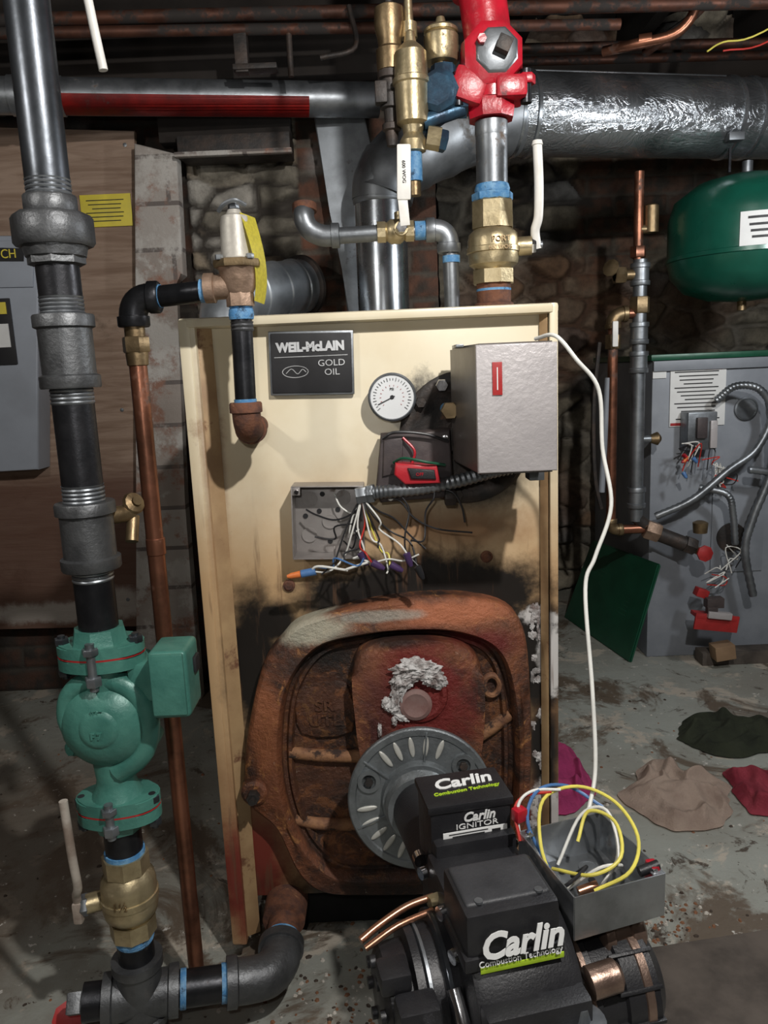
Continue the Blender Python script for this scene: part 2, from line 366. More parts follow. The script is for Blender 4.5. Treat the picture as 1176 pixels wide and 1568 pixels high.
def colfn():
    n=NT('limewashed_block');br=n.t.nodes.new('ShaderNodeTexBrick')
    cb=n.t.nodes.new('ShaderNodeCombineXYZ');X,Y,Z=n.xyz();n.link(X,cb.inputs[0]);n.link(Z,cb.inputs[1])
    n.link(cb.outputs[0],br.inputs['Vector']);br.inputs['Scale'].default_value=1
    br.inputs['Brick Width'].default_value=.21;br.inputs['Row Height'].default_value=.115;br.inputs['Mortar Size'].default_value=.006
    br.inputs['Color1'].default_value=(.38,.35,.32,1);br.inputs['Color2'].default_value=(.29,.25,.22,1);br.inputs['Mortar'].default_value=(.14,.12,.11,1)
    c=n.mix(n.ramp(n.noise(9,9,.7),.50,.62),br.outputs['Color'],(.26,.14,.10))
    c=n.mix(n.ramp(n.noise(6,9,.7),.48,.58),c,(.46,.44,.41))
    n.bump(n.noise(25,9,.7),.8,.006);return n.out(c,.9,0)
COL=colfn()
o=O('limewashed_brick_pier');o.prism([(-.602,1.53),(-.495,1.50),(-.505,1.2),(-.53,1.18),(-.555,.58),(-.56,0),(-.75,0),(-.72,.3),(-.66,.9)],1.02,1.065,COL,.006);o.done()
o=O('stone_lintel');o.box((-.345,1.06,1.515),(.29,.10,.05),DARKI,.004)
o.box((-.345,1.0,1.490),(.30,.02,.012),COL,.003);o.box((-.37,1.06,1.57),(.34,.06,.08),WOODD,.003);o.done()
FLASH=mat('pale_flashing',(.42,.46,.50),.5,.4,(.22,.24,.26),9,.9,.5,20,dirt=(.12,.10,.09),dc=.57,ds=8)
o=O('metal_chimney_flashing');o.prism([(-.14,1.60),(-.01,1.60),(.05,1.3),(-.0,1.09),(-.075,1.08),(-.085,1.2),(-.11,1.35)],1.05,1.065,FLASH,.004);o.done()
o=O('electrical_panel')
o.prism([(-1.7,1.34),(-.862,1.309),(-.939,.701),(-1.7,.69)],.99,1.068,PANELG,.006)
o.prism([(-1.69,1.325),(-.875,1.296),(-.89,1.18),(-1.69,1.2)],.984,.992,PANELG,.003)
o.prism([(-1.02,1.285),(-.90,1.277),(-.905,1.245),(-1.025,1.25)],.982,.985,INK)
o.text('SWITCH',.032,(-.975,.9805,1.264),YEL,sx=.9)
o.box((-.985,.985,1.07),(.06,.006,.17),INK,.002);o.box((-.985,.981,1.13),(.04,.004,.03),YEL,0);o.box((-.985,.981,1.06),(.04,.004,.06),PAPER,0)
o.done()
o=O('yellow_warning_label');o.box((-.705,1.0665,1.378),(.135,.003,.082),YEL,.0005)
for i in range(6): o.box((-.705+random.uniform(-.004,.004),1.0645,1.404-.0105*i),(.10-(i%3)*.012,.001,.0022),INK,0)
o.done()
# ------------------------------------------------------------------ main boiler
b=O('heating_boiler')
b.box((-.258,.355,.525),(.022,.755,.97),CREAM,.003)
b.box((.243,.355,.525),(.012,.755,.97),CREAM,.003)
b.box((-.005,.355,1.003),(.51,.755,.014),CREAM,.004)
b.box((-.005,.72,.52),(.5,.02,.96),CREAM,.002)
b.box((-.005,.008,.555),(.49,.016,.89),CREAM,.001)
b.box((-.262,-.018,.525),(.016,.012,.965),CREAM,.003)
b.box((.243,-.014,.525),(.012,.02,.965),CREAM,.003)
b.box((-.008,-.016,1.003),(.50,.020,.012),CREAM,.003)
b.box((-.242,-.009,.525),(.030,.0025,.955),EDGE,.0006,RZ(28));b.box((.232,-.009,.525),(.014,.0025,.955),EDGE,.0006,RZ(-50))
b.box((0,.38,.06),(.46,.62,.12),BASEK,.004)
for x,z in ((-.145,.622),(.148,.653),(.235,.215)):
    b.lathe((x,0,z),(0,-1,0),[(0,.009),(.003,.009),(.004,.006),(.006,.0055),(.006,0)],RUST,16)
b.lathe((.121,0,.83),(0,-1,0),[(0,.095),(.006,.095),(.009,.091),(.009,.078),(.006,.074),(.006,.03),(.02,.027),(.02,0)],DARKI,48)
for i in range(6):
    a=i*math.pi/3+.35;b.hexn((.121+.082*math.cos(a),-.009,.83+.082*math.sin(a)),(.121+.082*math.cos(a),-.018,.83+.082*math.sin(a)),.008,DARKI)
b.hexn((.088,-.009,.905),(.088,-.022,.905),.009,CHROME)
def closed(P,sm=5):
    n=len(P);Q=[]
    P=[V(p) for p in P]
    for i in range(n):
        p0,p1,p2,p3=P[i-1],P[i],P[(i+1)%n],P[(i+2)%n]
        for k in range(sm):
            u=k/sm;Q.append(.5*((2*p1)+(-p0+p2)*u+(2*p0-5*p1+4*p2-p3)*u*u+(-p0+3*p1-3*p2+p3)*u**3))
    return Q
OUT=[(-.127,.575),(-.043,.595),(.031,.604),(.105,.603),(.169,.586),(.196,.551),(.205,.476),(.206,.334),(.193,.229),(.14,.16),(.073,.125),(-.065,.126),(-.124,.135),(-.157,.169),(-.186,.247),(-.227,.291),(-.227,.354),(-.211,.435),(-.186,.514),(-.156,.552)]
INN=[(-.175,.403),(-.156,.483),(-.110,.540),(-.045,.557),(.03,.562),(.104,.555),(.160,.525),(.183,.46),(.190,.345),(.178,.24),(.13,.18),(.05,.155),(-.08,.155),(-.13,.185),(-.163,.246),(-.178,.32)]
CC=V((.0,.355))
def polar(P,N=144):
    Q=closed([(x,z) for x,z in P],8);res=[]
    for k in range(N):
        a=2*math.pi*k/N;d=V((math.cos(a),math.sin(a)));best=.1
        for i in range(len(Q)):
            p=Q[i]-CC;q=Q[(i+1)%len(Q)]-CC;e=q-p;den=d.x*e.y-d.y*e.x
            if abs(den)<1e-9:continue
            tt=(p.x*e.y-p.y*e.x)/den;uu=(p.x*d.y-p.y*d.x)/den
            if tt>0 and -1e-6<=uu<=1+1e-6:best=tt
        res.append((d,best))
    return res
PO=polar(OUT);PI=polar(INN)
t=bmesh.new();rings=[]
for f,y in ((0,0),(0,-.024),(.06,-.032),(.18,-.036),(.70,-.036),(.92,-.040),(1.10,-.040),(1.28,-.033),(1.38,-.016),(1.6,-.014),(1.75,-.020),(1.95,-.020),(2.1,-.012),(3.2,-.010)):
    rings.append([t.verts.new(((CC.x+d.x*(ro+(ri-ro)*f)) if f<=1 else CC.x+d.x*(ri-.024*(f-1)),y,(CC.y+d.y*(ro+(ri-ro)*f)) if f<=1 else CC.y+d.y*(ri-.024*(f-1)))) for (d,ro),(_,ri) in zip(PO,PI)])
for A,B in zip(rings,rings[1:]):
    for i in range(144):t.faces.new((A[i],A[(i+1)%144],B[(i+1)%144],B[i]))
t.faces.new(rings[-1]);b.add(t,RDOOR)
PAD=[(-.045,.53),(.06,.545),(.125,.515),(.135,.43),(.12,.33),(.08,.26),(-.01,.25),(-.04,.32),(-.055,.42)]
b.prism(PAD,-.050,-.008,RDOOR,.018,5)
OCH=mat('ochre_rib',(.30,.15,.07),.75,.1,(.12,.05,.03),40,.9,.9,150,dirt=(.04,.025,.02),dc=.52,ds=30)
for pts in ([(-.160,.362),(-.11,.354),(-.050,.350)],[(-.158,.250),(-.12,.240),(-.060,.236)],[(.125,.372),(.150,.388),(.178,.41)]):
    b.tube([(x,-.012,z) for x,z in pts],.010,OCH,10)
rp=closed([(.150+.012*math.cos(a),-.016,.458+.016*math.sin(a)) for a in [k*math.pi/4 for k in range(8)]],3);b.tube(rp+rp[:1],.005,OCH,8,raw=True)
b.prism([(-.142,.455),(-.126,.472),(-.085,.476),(-.064,.462),(-.062,.392),(-.140,.392)],-.016,-.005,RDOOR,.003,3)
b.text('SR\nUTL',.024,(-.102,-.0165,.425),RDOOR,ext=.002,off=.0006,sx=1.15)
b.lathe((.040,-.046,.462),(0,-1,0),[(0,.044),(.008,.04),(.009,.034),(.003,.028),(.003,0)],RDOOR,32)
def lump(cx,cz,sx,sz,yy,dep=.006,am=.5,sub=5,ang=0):
    t=bmesh.new();bmesh.ops.create_icosphere(t,subdivisions=sub,radius=1)
    for v in t.verts: v.co*=1+am*noise.fractal(v.co*2.7+V((cx*90,0,cz*50)),1,2,5)
    t.transform(Matrix.Diagonal((sx,dep,sz,1)));b.add(t,ASH,Matrix.Translation((cx,yy,cz))@Matrix.Rotation(math.radians(ang),4,'Y'))
lump(.036,.507,.030,.013,-.058,.010);lump(.020,.492,.020,.013,-.058,.008,ang=-35);lump(.056,.495,.020,.014,-.057,.008,ang=30)
lump(.010,.475,.010,.030,-.055,ang=15);lump(.003,.445,.010,.008,-.053,sub=4);lump(.066,.484,.014,.010,-.054,sub=4);lump(-.008,.452,.007,.010,-.052,sub=4);lump(-.02,.41,.003,.010,-.051,sub=4);lump(.002,.425,.004,.007,-.051,sub=4);lump(.012,.432,.012,.006,-.052,sub=4,ang=30)
b.lathe((.034,-.054,.450),(0,-1,0),[(0,.024),(.003,.0235),(.005,.018),(.003,.012),(.003,0)],mat('ceramic_plug',(.24,.16,.145),.8,0,(.16,.07,.06),20,.8,.4),32)
b.lathe((-.213,-.02,.312),(0,-1,0),[(0,.022),(.02,.02),(.024,.015),(.024,0)],RDOOR,24)
b.hexn((-.213,-.044,.312),(-.213,-.058,.312),.010,DARKI);b.cyl((-.213,-.058,.312),(-.213,-.066,.312),.005,DARKI)
rx=random.Random(4)
for i in range(44):
    z=.57-.38*rx.random()**1.8;x=.212+.026*rx.random()
    t=bmesh.new();bmesh.ops.create_icosphere(t,subdivisions=3,radius=1)
    for v in t.verts:v.co*=1+.7*noise.fractal(v.co*2+V((i,0,0)),1,2,4)
    t.transform(Matrix.Diagonal((rx.uniform(.0015,.006),.0016,rx.uniform(.003,.010),1)));b.add(t,ASH,Matrix.Translation((x,-.001,z)))
b.done()
o=O('boiler_nameplate');o.box((-.092,-.006,.943),(.118,.006,.088),STEEL,.002,RY(1.5));o.box((-.092,-.0085,.943),(.112,.005,.082),INK,.002,RY(1.5))
SIL=mat('silver_print',(.55,.56,.57),.4,.3,bump=0)
o.text('WEIL-McLAIN',.0170,(-.092,-.0118,.965),SIL,off=.0010,sx=.92);o.text('GOLD\nOIL',.0125,(-.064,-.0118,.936),SIL,sx=1.1)
rp=closed([(-.115+.018*math.cos(a),-.0115,.932+.008*math.sin(a)) for a in [k*math.pi/4 for k in range(8)]],3);o.tube(rp+rp[:1],.0006,SIL,6,raw=True)
o.tube([(-.128,-.0115,.93),(-.12,-.0115,.936),(-.112,-.0115,.929),(-.105,-.0115,.935),(-.10,-.0115,.931)],.0006,SIL,6)
o.box((-.092,-.0112,.9525),(.102,.0008,.0008),SIL,0);o.done()
o=O('pressure_temperature_gauge')
o.lathe((.018,0,.892),(0,-1,0),[(0,.02),(.012,.022),(.016,.032),(.028,.0335),(.030,.031),(.027,.030),(.027,0)],STEEL,40)
o.lathe((.018,-.0265,.892),(0,-1,0),[(0,.030),(.0012,.030),(.0012,0)],GLASS,40)
for i in range(28):
    a=math.radians(-40+260*i/27);l=.005 if i%3==0 else .003
    c=V((.018+.0245*math.cos(a),-.0283,.892+.0245*math.sin(a)));o.box(c,(l,.0006,.0007),INK,0,RY(-math.degrees(a)))
for i in range(14):
    a=math.radians(-40+260*i/13);o.box((.018+.016*math.cos(a),-.0283,.892+.016*math.sin(a)),(.002,.0006,.0006),REDD,0,RY(-math.degrees(a)))
o.text('PSI',.005,(.018,-.0283,.903),INK);o.box((.010,-.0288,.888),(.026,.0006,.0012),INK,0,RY(-25));o.lathe((.018,-.028,.892),(0,-1,0),[(0,.003),(.002,.002),(.002,0)],INK,12);o.done()
o=O('aquastat_control_box')
t=bmesh.new();q=[(.116,-.19),(.207,-.19),(.203,-.04),(.098,-.04)]
lo=[t.verts.new((x,y,.801)) for x,y in q];hi=[t.verts.new((x,y,.955)) for x,y in q]
t.faces.new(lo);t.faces.new(hi)
for i in range(4):t.faces.new((lo[i],lo[(i+1)%4],hi[(i+1)%4],hi[i]))
bmesh.ops.bevel(t,geom=t.edges[:],offset=.003,segments=2,affect='EDGES');o.add(t,mat('cover_side_grey',(.15,.135,.125),.36,.5,(.09,.08,.075),9,.7,.2))
o.prism([(.114,.803),(.209,.803),(.209,.9535),(.114,.9535)],-.1925,-.187,HAM,.002)
o.box((.1385,-.1935,.914),(.0115,.0015,.038),REDD,.0003);o.box((.1385,-.1945,.914),(.0012,.0006,.026),PAPER,0)
o.box((.103,-.10,.955),(.01,.05,.004),STEEL,.001)
o.cyl((.15,-.04,.87),(.15,-.012,.87),.02,BRASSD);o.box((.2,-.1,.79),(.02,.03,.02),STEEL,.002)
o.hexn((.094,-.05,.872),(.094,-.07,.872),.012,BRASSD);o.cyl((.094,-.012,.872),(.094,-.05,.872),.009,BLUE)
o.done()
o=O('open_primary_control')
BK=mat('control_dark',(.05,.04,.042),.5,.2,(.09,.07,.065),25,.7,.3)
o.prism([(.0,.842),(.095,.846),(.098,.752),(-.004,.748),(-.010,.765)],-.05,-.012,BK,.004)
o.prism([(.004,.836),(.03,.838),(.028,.79),(.0,.785)],-.054,-.049,BK,.002)
RC=mat('control_red',(.45,.02,.03),.35,0,(.25,.01,.02),30,.5,.2)
o.prism([(.018,.806),(.074,.800),(.078,.776),(.03,.776),(.016,.79)],-.076,-.05,RC,.003)
o.prism([(.034,.799),(.070,.795),(.072,.782),(.038,.784)],-.080,-.074,BPL,.002)
o.text('OFF',.006,(.05,-.0805,.790),REDP)
o.tube([(.016,-.06,.805),(.03,-.075,.812),(.06,-.08,.806),(.085,-.07,.80)],.002,GREEN,8)
o.tube([(.002,-.055,.838),(.02,-.06,.846),(.06,-.06,.842),(.092,-.055,.83)],.002,WK,8);o.tube([(.03,-.055,.838),(.045,-.06,.82),(.04,-.06,.80)],.0018,RC,8)
for x,z in ((.01,.755),(.09,.757),(.088,.835)):o.lathe((x,-.05,z),(0,-1,0),[(0,.004),(.002,.004),(.003,0)],CHROME,12)
o.done()
def jbox(name,c,w,h,d,rot,wall=.0015,m=GALVD):
    o=O(name);o.M=Matrix.Translation(V(c))@rot.to_4x4()
    o.box((0,d,0),(w,wall,h),m,.0004)
    for sx in (-1,1):
        o.box((sx*w/2,d/2,0),(wall,d,h),m,.0004);o.box((0,d/2,sx*h/2),(w,d,wall),m,.0004)
    for sx,sz in ((-1,1),(1,-1)):
        o.box((sx*(w/2-.006),.001,sz*(h/2-.006)),(.012,.0015,.012),m,.0004);o.lathe((sx*(w/2-.007),0,sz*(h/2-.007)),(0,-1,0),[(0,.0035),(.0025,.003),(.0025,0)],CHROME,12)
    for a,bb in ((-.028,.028),(.02,.03),(0,-.005),(-.03,-.025),(.03,-.02)):
        o.lathe((a,d-.002,bb),(0,-1,0),[(0,.011),(.0012,.011),(.0012,.009),(.0008,.009),(.0008,0)],m,20)
    for a,bb in ((-.01,.035),(.012,.012),(-.035,.003),(.0,-.035),(-.015,.01)):
        o.lathe((a,d-.0018,bb),(0,-1,0),[(0,.0038),(.0006,.0038),(.0006,0)],INK,10)
    return o
JBM=mat('junction_box_steel',(.40,.375,.36),.42,.6,(.22,.20,.19),12,.8,.3,40,dirt=(.18,.13,.10),dc=.57)
JBG=mat('junction_box_galv',(.36,.38,.40),.34,.85,(.16,.165,.17),10,.9,.3,40,dirt=(.14,.11,.09),dc=.56)
o=jbox('wiring_junction_box',(-.079,-.045,.722),.100,.103,.042,RY(2),m=JBM);o.done()
o=O('flexible_metal_conduit')
o.tube([(-.028,-.05,.762),(.0,-.058,.765),(.05,-.06,.768),(.10,-.058,.775),(.15,-.05,.785),(.19,-.05,.792)],.008,STEEL,14,14,rfun=lambda u,i:.0083+.0016*(i%2))
o.hexn((-.038,-.05,.760),(-.022,-.05,.762),.012,STEEL);o.hexn((-.022,-.05,.762),(-.012,-.052,.763),.0135,STEEL)
o.hexn((.085,-.05,.752),(.10,-.05,.752),.012,DARKI);o.done()
o=O('loose_control_wires')
rr=random.Random(3)
def wire(a,bb,m,sag=.02,r=.0013,k=4,jit=.012):
    a=V(a);bb=V(bb);P=[a]
    for i in range(1,k):
        u=i/k;P.append(a.lerp(bb,u)+V((rr.uniform(-jit,jit),rr.uniform(-jit,jit)*.6,rr.uniform(-jit,jit)-sag*math.sin(math.pi*u))))
    P.append(bb);o.tube(P,r,m,7,6)
J=V((-.03,-.05,.758))
ends=[((-.035,-.075,.678),WW),((-.055,-.07,.668),WK),((-.02,-.08,.672),WR),((.005,-.08,.665),WY),((.03,-.08,.680),WW),((.042,-.08,.662),WK),((-.01,-.075,.69),WK),((-.105,-.07,.66),WW),((-.09,-.07,.655),WK),((.12,-.07,.705),WK),((.0,-.08,.655),WW),((.055,-.07,.685),WK)]
for e,m in ends: wire(J,e,m,.025 if e[0]<.03 else .005)
for e in ((-.10,-.03,.70),(-.06,-.02,.69),(-.11,-.03,.74),(-.07,-.02,.76),(-.05,-.03,.70)): wire(J,e,rr.choice([WK,WK,WW,WK]),.02)
wire((-.105,-.07,.660),(-.025,-.08,.672),WW,-.002,.0018);wire((-.10,-.068,.666),(-.03,-.08,.678),WB,-.002,.0013);wire((-.03,-.08,.675),(.045,-.08,.68),WW,.0,.0013)
wire((.05,-.06,.765),(.11,-.07,.72),WK,-.01);wire((.02,-.06,.765),(.045,-.08,.662),WK,.0);wire((.07,-.055,.77),(.035,-.08,.70),WK,.01)
def nut(p,d,m,L=.015,r=.005):o.lathe(p,d,[(0,r*.5),(.001,r),(L*.7,r*.85),(L,r*.5),(L,0)],m,10)
nut((-.118,-.07,.657),(-1,0,-.15),WO,.02,.005);o.cyl((-.118,-.07,.657),(-.098,-.07,.660),.0055,WB)
for p,d,m in (((-.035,-.075,.685),(.5,0,-1),WP),((-.02,-.08,.672),(1,0,-.6),WP),((.005,-.08,.668),(1,0,-.6),WP),((.028,-.08,.683),(.3,0,-1),WP),((.042,-.085,.665),(.4,0,-1),BPL)):nut(p,d,m,.02,.0055)
o.done()
# ------------------------------------------------------------------ left riser pipe
X,Y=-.362,-.18
P=lambda z:(X,Y,z)
o=O('left_riser_pipe')
o.cyl(P(1.13),P(1.98),.0242,STLD,seg=36);o.threads(P(1.133),(0,0,1),.0238,.022,STEEL)
o.lathe(P(1.062),(0,0,1),[(0,.026),(.002,.032),(.012,.032)],MAL,8,.2);o.hexn(P(1.083),P(1.118),.0445,MAL,8,.3);o.hexn(P(1.114),P(1.138),.031,MAL,8);o.lathe(P(1.068),(0,0,1),[(0,.026),(.004,.033),(.016,.036)],MAL)
o.cyl(P(1.0),P(1.07),.0240,BLK);o.threads(P(1.008),(0,0,1),.0238,.02,STEEL)
o.coupling(P(.924),P(1.008),.0345,MAL,.014)
o.cyl(P(.78),P(.93),.0240,BLK);o.threads(P(.787),(0,0,1),.0238,.022,STEEL);o.threads(P(.905),(0,0,1),.0238,.019,STEEL)
o.coupling(P(.705),P(.788),.0355,MAL,.014)
o.cyl(P(.60),P(.71),.0240,BLK);o.threads(P(.615),(0,0,1),.0238,.015,STEEL);o.threads(P(.69),(0,0,1),.0238,.016,STEEL)
o.cyl(P(.30),P(.37),.0240,BLK);o.cyl(P(.14),P(.22),.0240,BLK);o.threads(P(.185),(0,0,1),.024,.01,BLUE)
o.lathe(P(.06),(0,0,1),[(0,.026),(.0,.033),(.012,.034),(.014,.030),(.085,.030),(.087,.034),(.10,.034),(.10,.025)],MAL)
d=V((.17,.040,-.016)).normalized();T=V(P(.10))
o.lathe(T-d*.05,d,[(0,.026),(.0,.033),(.012,.034),(.014,.030),(.085,.030),(.087,.034),(.10,.034),(.10,.025)],MAL)
o.cyl(T+d*.04,T+d*.14,.0242,BLK);o.lathe(T+d*.052,d,[(0,.0255),(.008,.0255)],BLUE);o.lathe(T+d*.108,d,[(0,.0255),(.012,.0255)],BLUE)
E=T+d*.180
o.tube([T+d*.12,T+d*.148,T+d*.172+V((.002,.006,0)),E+V((.006,.028,.002)),E+V((.006,.055,.004))],.030,MAL,24)
o.lathe(T+d*.115,d,[(0,.028),(0,.034),(.014,.034),(.016,.03)],MAL)
o.lathe(E+V((.006,.045,.003)),(-.02,1,0.08),[(0,.03),(0,.034),(.014,.034),(.016,.025)],MAL)
o.lathe(E+V((.006,.060,.004)),(-.02,1,0.08),[(0,.0265),(.010,.0265)],BLUE);o.cyl(E+V((.006,.062,.004)),E+V((.0,.24,.018)),.0245,RUST)
o.lathe(E+V((.004,.10,.008)),(0,1,0.08),[(0,.026),(.002,.033),(.05,.034),(.05,.02)],RUST)
o.cyl(T-d*.05,T-d*.075,.0242,BLK);o.hexn(T-d*.075,T-d*.095,.018,MAL,4)
o.box((X,Y,.03),(.05,.05,.06),BLK,.004)
o.done()
o=O('brass_drain_valve');o.cyl((X+.02,Y+.02,.765),(X+.040,Y+.045,.765),.011,BRASSD)
o.lathe((X+.042,Y+.045,.775),(.5,-.4,.3),[(0,.013),(.004,.015),(.008,.013),(.010,.006),(.014,.006),(.014,0)],BRASSD,12)
o.cyl((X+.042,Y+.045,.76),(X+.042,Y+.03,.73),.008,BRASSD);o.done()
# circulator
o=O('circulator_pump')
def flange(z,dz,m):
    pts=[]
    for i in range(32):
        a=2*math.pi*i/32;r=.038+.016*abs(math.cos(a))**3;pts.append((r*math.cos(a),r*math.sin(a)*.95))
    t=bmesh.new();lo=[t.verts.new((X+x,Y+y,z)) for x,y in pts];hi=[t.verts.new((X+x,Y+y,z+dz)) for x,y in pts]
    t.faces.new(lo);f=t.faces.new(hi)
    for i in range(32):t.faces.new((lo[i],lo[(i+1)%32],hi[(i+1)%32],hi[i]))
    bmesh.ops.bevel(t,geom=list(f.edges),offset=.002,segments=2,affect='EDGES');o.add(t,m)
flange(.598,.014,TEAL);flange(.5955,.0025,REDD);flange(.580,.0155,TEAL)
flange(.388,.0155,TEAL);flange(.3855,.0025,REDD);flange(.370,.0155,TEAL)
o.lathe(P(.61),(0,0,1),[(0,.036),(.006,.034),(.02,.031),(.02,.024)],TEAL,8);o.lathe(P(.37),(0,0,-1),[(0,.036),(.006,.033),(.014,.030),(.014,.024)],TEAL,8)
o.lathe(P(.582),(0,0,-1),[(0,.032),(.02,.027),(.04,.027),(.12,.027),(.155,.024),(.165,.026),(.18,.033)],TEAL)
VZ=.505
o.lathe((X,Y+.045,VZ),(0,-1,0),[(0,.048),(.008,.056),(.05,.059),(.062,.056),(.074,.047),(.082,.032),(.085,.016),(.085,0)],TEAL,48)
o.tube([(X-.038,Y-.01,VZ-.02),(X-.050,Y-.012,VZ+.006),(X-.041,Y-.012,VZ+.042),(X-.008,Y-.012,VZ+.060),(X+.034,Y-.012,VZ+.048),(X+.051,Y-.010,VZ+.012),(X+.040,Y-.01,VZ-.038),(X+.008,Y-.01,VZ-.062)],.017,TEAL,14,rfun=lambda u,i:.009+.010*u)
o.lathe((X-.0,Y-.035,VZ+.004),(0,-1,0),[(0,.028),(.006,.022),(.007,.017),(.007,0)],TEAL,32)
for a in (35,145,215,325):
    c=V((X+.058*math.cos(math.radians(a)),Y+.0,VZ+.058*math.sin(math.radians(a))))
    o.lathe(c,(0,-1,0),[(-.03,.011),(.008,.011),(.012,.008),(.012,0)],TEAL,16);o.hexn(c+V((0,-.012,0)),c+V((0,-.018,0)),.006,TEAL)
o.text('F 7',.011,(X-.002,Y-.0425,VZ-.002),TEAL,ext=.0015,off=.0006);o.text('IFC',.011,(X-.0,Y-.040,VZ+.026),TEAL,ext=.0012)
o.cyl((X,Y+.04,VZ),(X,Y+.13,VZ),.048,TEAL,seg=40);o.lathe((X,Y+.13,VZ),(0,1,0),[(0,.048),(.012,.042),(.016,.0)],TEAL)
o.box((X+.098,Y-.03,.572),(.046,.06,.084),TEAL,.007,seg=3);o.box((X+.098,Y-.061,.574),(.040,.006,.076),TEAL,.002)
o.box((X+.06,Y-.0,.560),(.05,.04,.05),TEAL,.006);o.box((X+.122,Y-.02,.585),(.006,.02,.02),INK,.002)
for sx in (-1,1):
    for z,zz in ((.566,.622),(.356,.404)):
        o.cyl((X+sx*.046,Y-.006,z),(X+sx*.046,Y-.006,zz),.0045,STLD)
        o.hexn((X+sx*.046,Y-.006,z+.004),(X+sx*.046,Y-.006,z+.013),.009,STLD);o.hexn((X+sx*.046,Y-.006,zz-.012),(X+sx*.046,Y-.006,zz-.003),.009,STLD)
for z,zz in ((.560,.62),(.36,.408)):
    o.cyl((X-.0,Y-.036,z),(X-.0,Y-.036,zz),.0055,STEEL);o.hexn((X,Y-.036,z+.006),(X,Y-.036,z+.018),.010,STEEL);o.hexn((X,Y-.036,zz-.014),(X,Y-.036,zz-.006),.010,STEEL)
o.done()
def ballvalve(o,p,d,R,L,m):
    d=V(d).normalized();p=V(p)
    o.lathe(p,d,[(0,R*.62),(0,R*.84),(L*.2,R*.84)],m,8,.2)
    o.lathe(p+d*L*.18,d,[(0,R*.72),(L*.05,R*.78),(L*.1,R*.95),(L*.18,R),(L*.46,R),(L*.54,R*.95),(L*.6,R*.78),(L*.64,R*.72)],m,36)
    o.lathe(p+d*L*.8,d,[(0,R*.84),(L*.2,R*.84),(L*.2,R*.62)],m,8,.2)
    o.lathe(p+d*L*.44,d,[(0,R*1.0),(.001,R*1.05),(L*.08,R*1.05),(L*.08+.001,R)],m,36)
o=O('lower_ball_valve')
ballvalve(o,P(.198),(0,0,1),.036,.118,BRASS);o.text('1½',.016,(X,Y-.0375,.262),BRASSD,ext=.001)
o.lathe(P(.190),(0,0,1),[(0,.026),(.008,.026)],BLUE);o.lathe(P(.314),(0,0,1),[(0,.026),(.008,.026)],BLUE)
o.cyl((X-.03,Y,.25),(X-.055,Y-.01,.25),.013,BRASS);o.hexn((X-.052,Y-.01,.25),(X-.061,Y-.012,.25),.014,STEEL);o.cyl((X-.058,Y-.01,.25),(X-.068,Y-.012,.25),.006,STEEL)
LEV=mat('lever_white_grip',(.42,.38,.33),.6,0,(.18,.13,.10),20,.9,.3)
o.tube([(X-.063,Y-.012,.245),(X-.062,Y-.02,.27),(X-.054,Y-.03,.292),(X-.054,Y-.035,.34),(X-.056,Y-.035,.415)],.0056,LEV,10)
o.box((X-.063,Y-.018,.245),(.012,.012,.03),LEV,.003);o.done()
# ------------------------------------------------------------------ relief valve assembly
x,y=-.170,-.095
o=O('pressure_relief_valve')
o.elbow((x-.003,y,.860),(0,0,1),(0,1,0),.026,.0185,RUST);o.cyl((x-.003,y+.02,.860),(x-.003,0,.860),.0135,RUST)
o.lathe((x-.003,y,.888),(0,0,1),[(0,.0145),(.012,.0145)],BLUE)
o.cyl((x-.003,y,.886),(x,y,1.02),.0135,BLK);o.threads((x,y,.985),(0,0,1),.0136,.012,MAL)
o.lathe((x,y,1.0),(0,0,1),[(0,.015),(.006,.0162),(.013,.015)],BLUE);o.lathe((x,y,1.013),(0,0,1),[(0,.013),(.002,.015),(.004,.013)],BLUE)
BRZ=mat('bronze_valve',(.34,.235,.17),.5,.6,(.18,.12,.08),40,.7,.5,dirt=(.12,.08,.05),dc=.58)
o.lathe((x,y,1.016),(0,0,1),[(0,.014),(0,.0175),(.016,.0175),(.017,.017)],BRZ,8,.2)
o.lathe((x,y,1.032),(0,0,1),[(0,.017),(.006,.020),(.02,.023),(.028,.024),(.032,.028)],BRZ,28)
o.cyl((x,y,1.042),(x-.043,y,1.040),.0155,BRZ);o.lathe((x-.03,y,1.040),(-1,0,0),[(0,.016),(.001,.0185),(.013,.0185),(.014,.014)],BRZ,28)
o.lathe((x,y,1.062),(0,0,1),[(0,.026),(.001,.030),(.005,.031),(.010,.030),(.011,.026)],BRASSD,8,.39)
for a in range(4):
    aa=math.radians(45+90*a);o.hexn((x+.027*math.cos(aa),y+.027*math.sin(aa),1.071),(x+.027*math.cos(aa),y+.027*math.sin(aa),1.077),.005,STEEL)
o.lathe((x,y,1.072),(0,0,1),[(0,.022),(.004,.0195),(.045,.018),(.052,.0165),(.055,.010),(.06,.008),(.06,0)],CREAMP,32)
o.cyl((x,y,1.128),(x,y,1.142),.0045,STEEL);o.hexn((x,y,1.133),(x,y,1.139),.007,STEEL)
o.tube([(x-.018,y-.005,1.13),(x-.01,y-.01,1.137),(x+.004,y-.012,1.141),(x+.016,y-.005,1.136)],.0028,STEEL,8)
t=bmesh.new();row=[]
for i in range(13):
    u=i/12;px=x+.010+.014*math.sin(u*2.4);py=y-.008-.006*math.sin(u*5);pz=1.127-.105*u
    row.append((t.verts.new((px-.001,py-.004,pz)),t.verts.new((px+.014-.006*u,py+.020,pz-.003))))
for a,bb in zip(row,row[1:]):t.faces.new((a[0],a[1],bb[1],bb[0]))
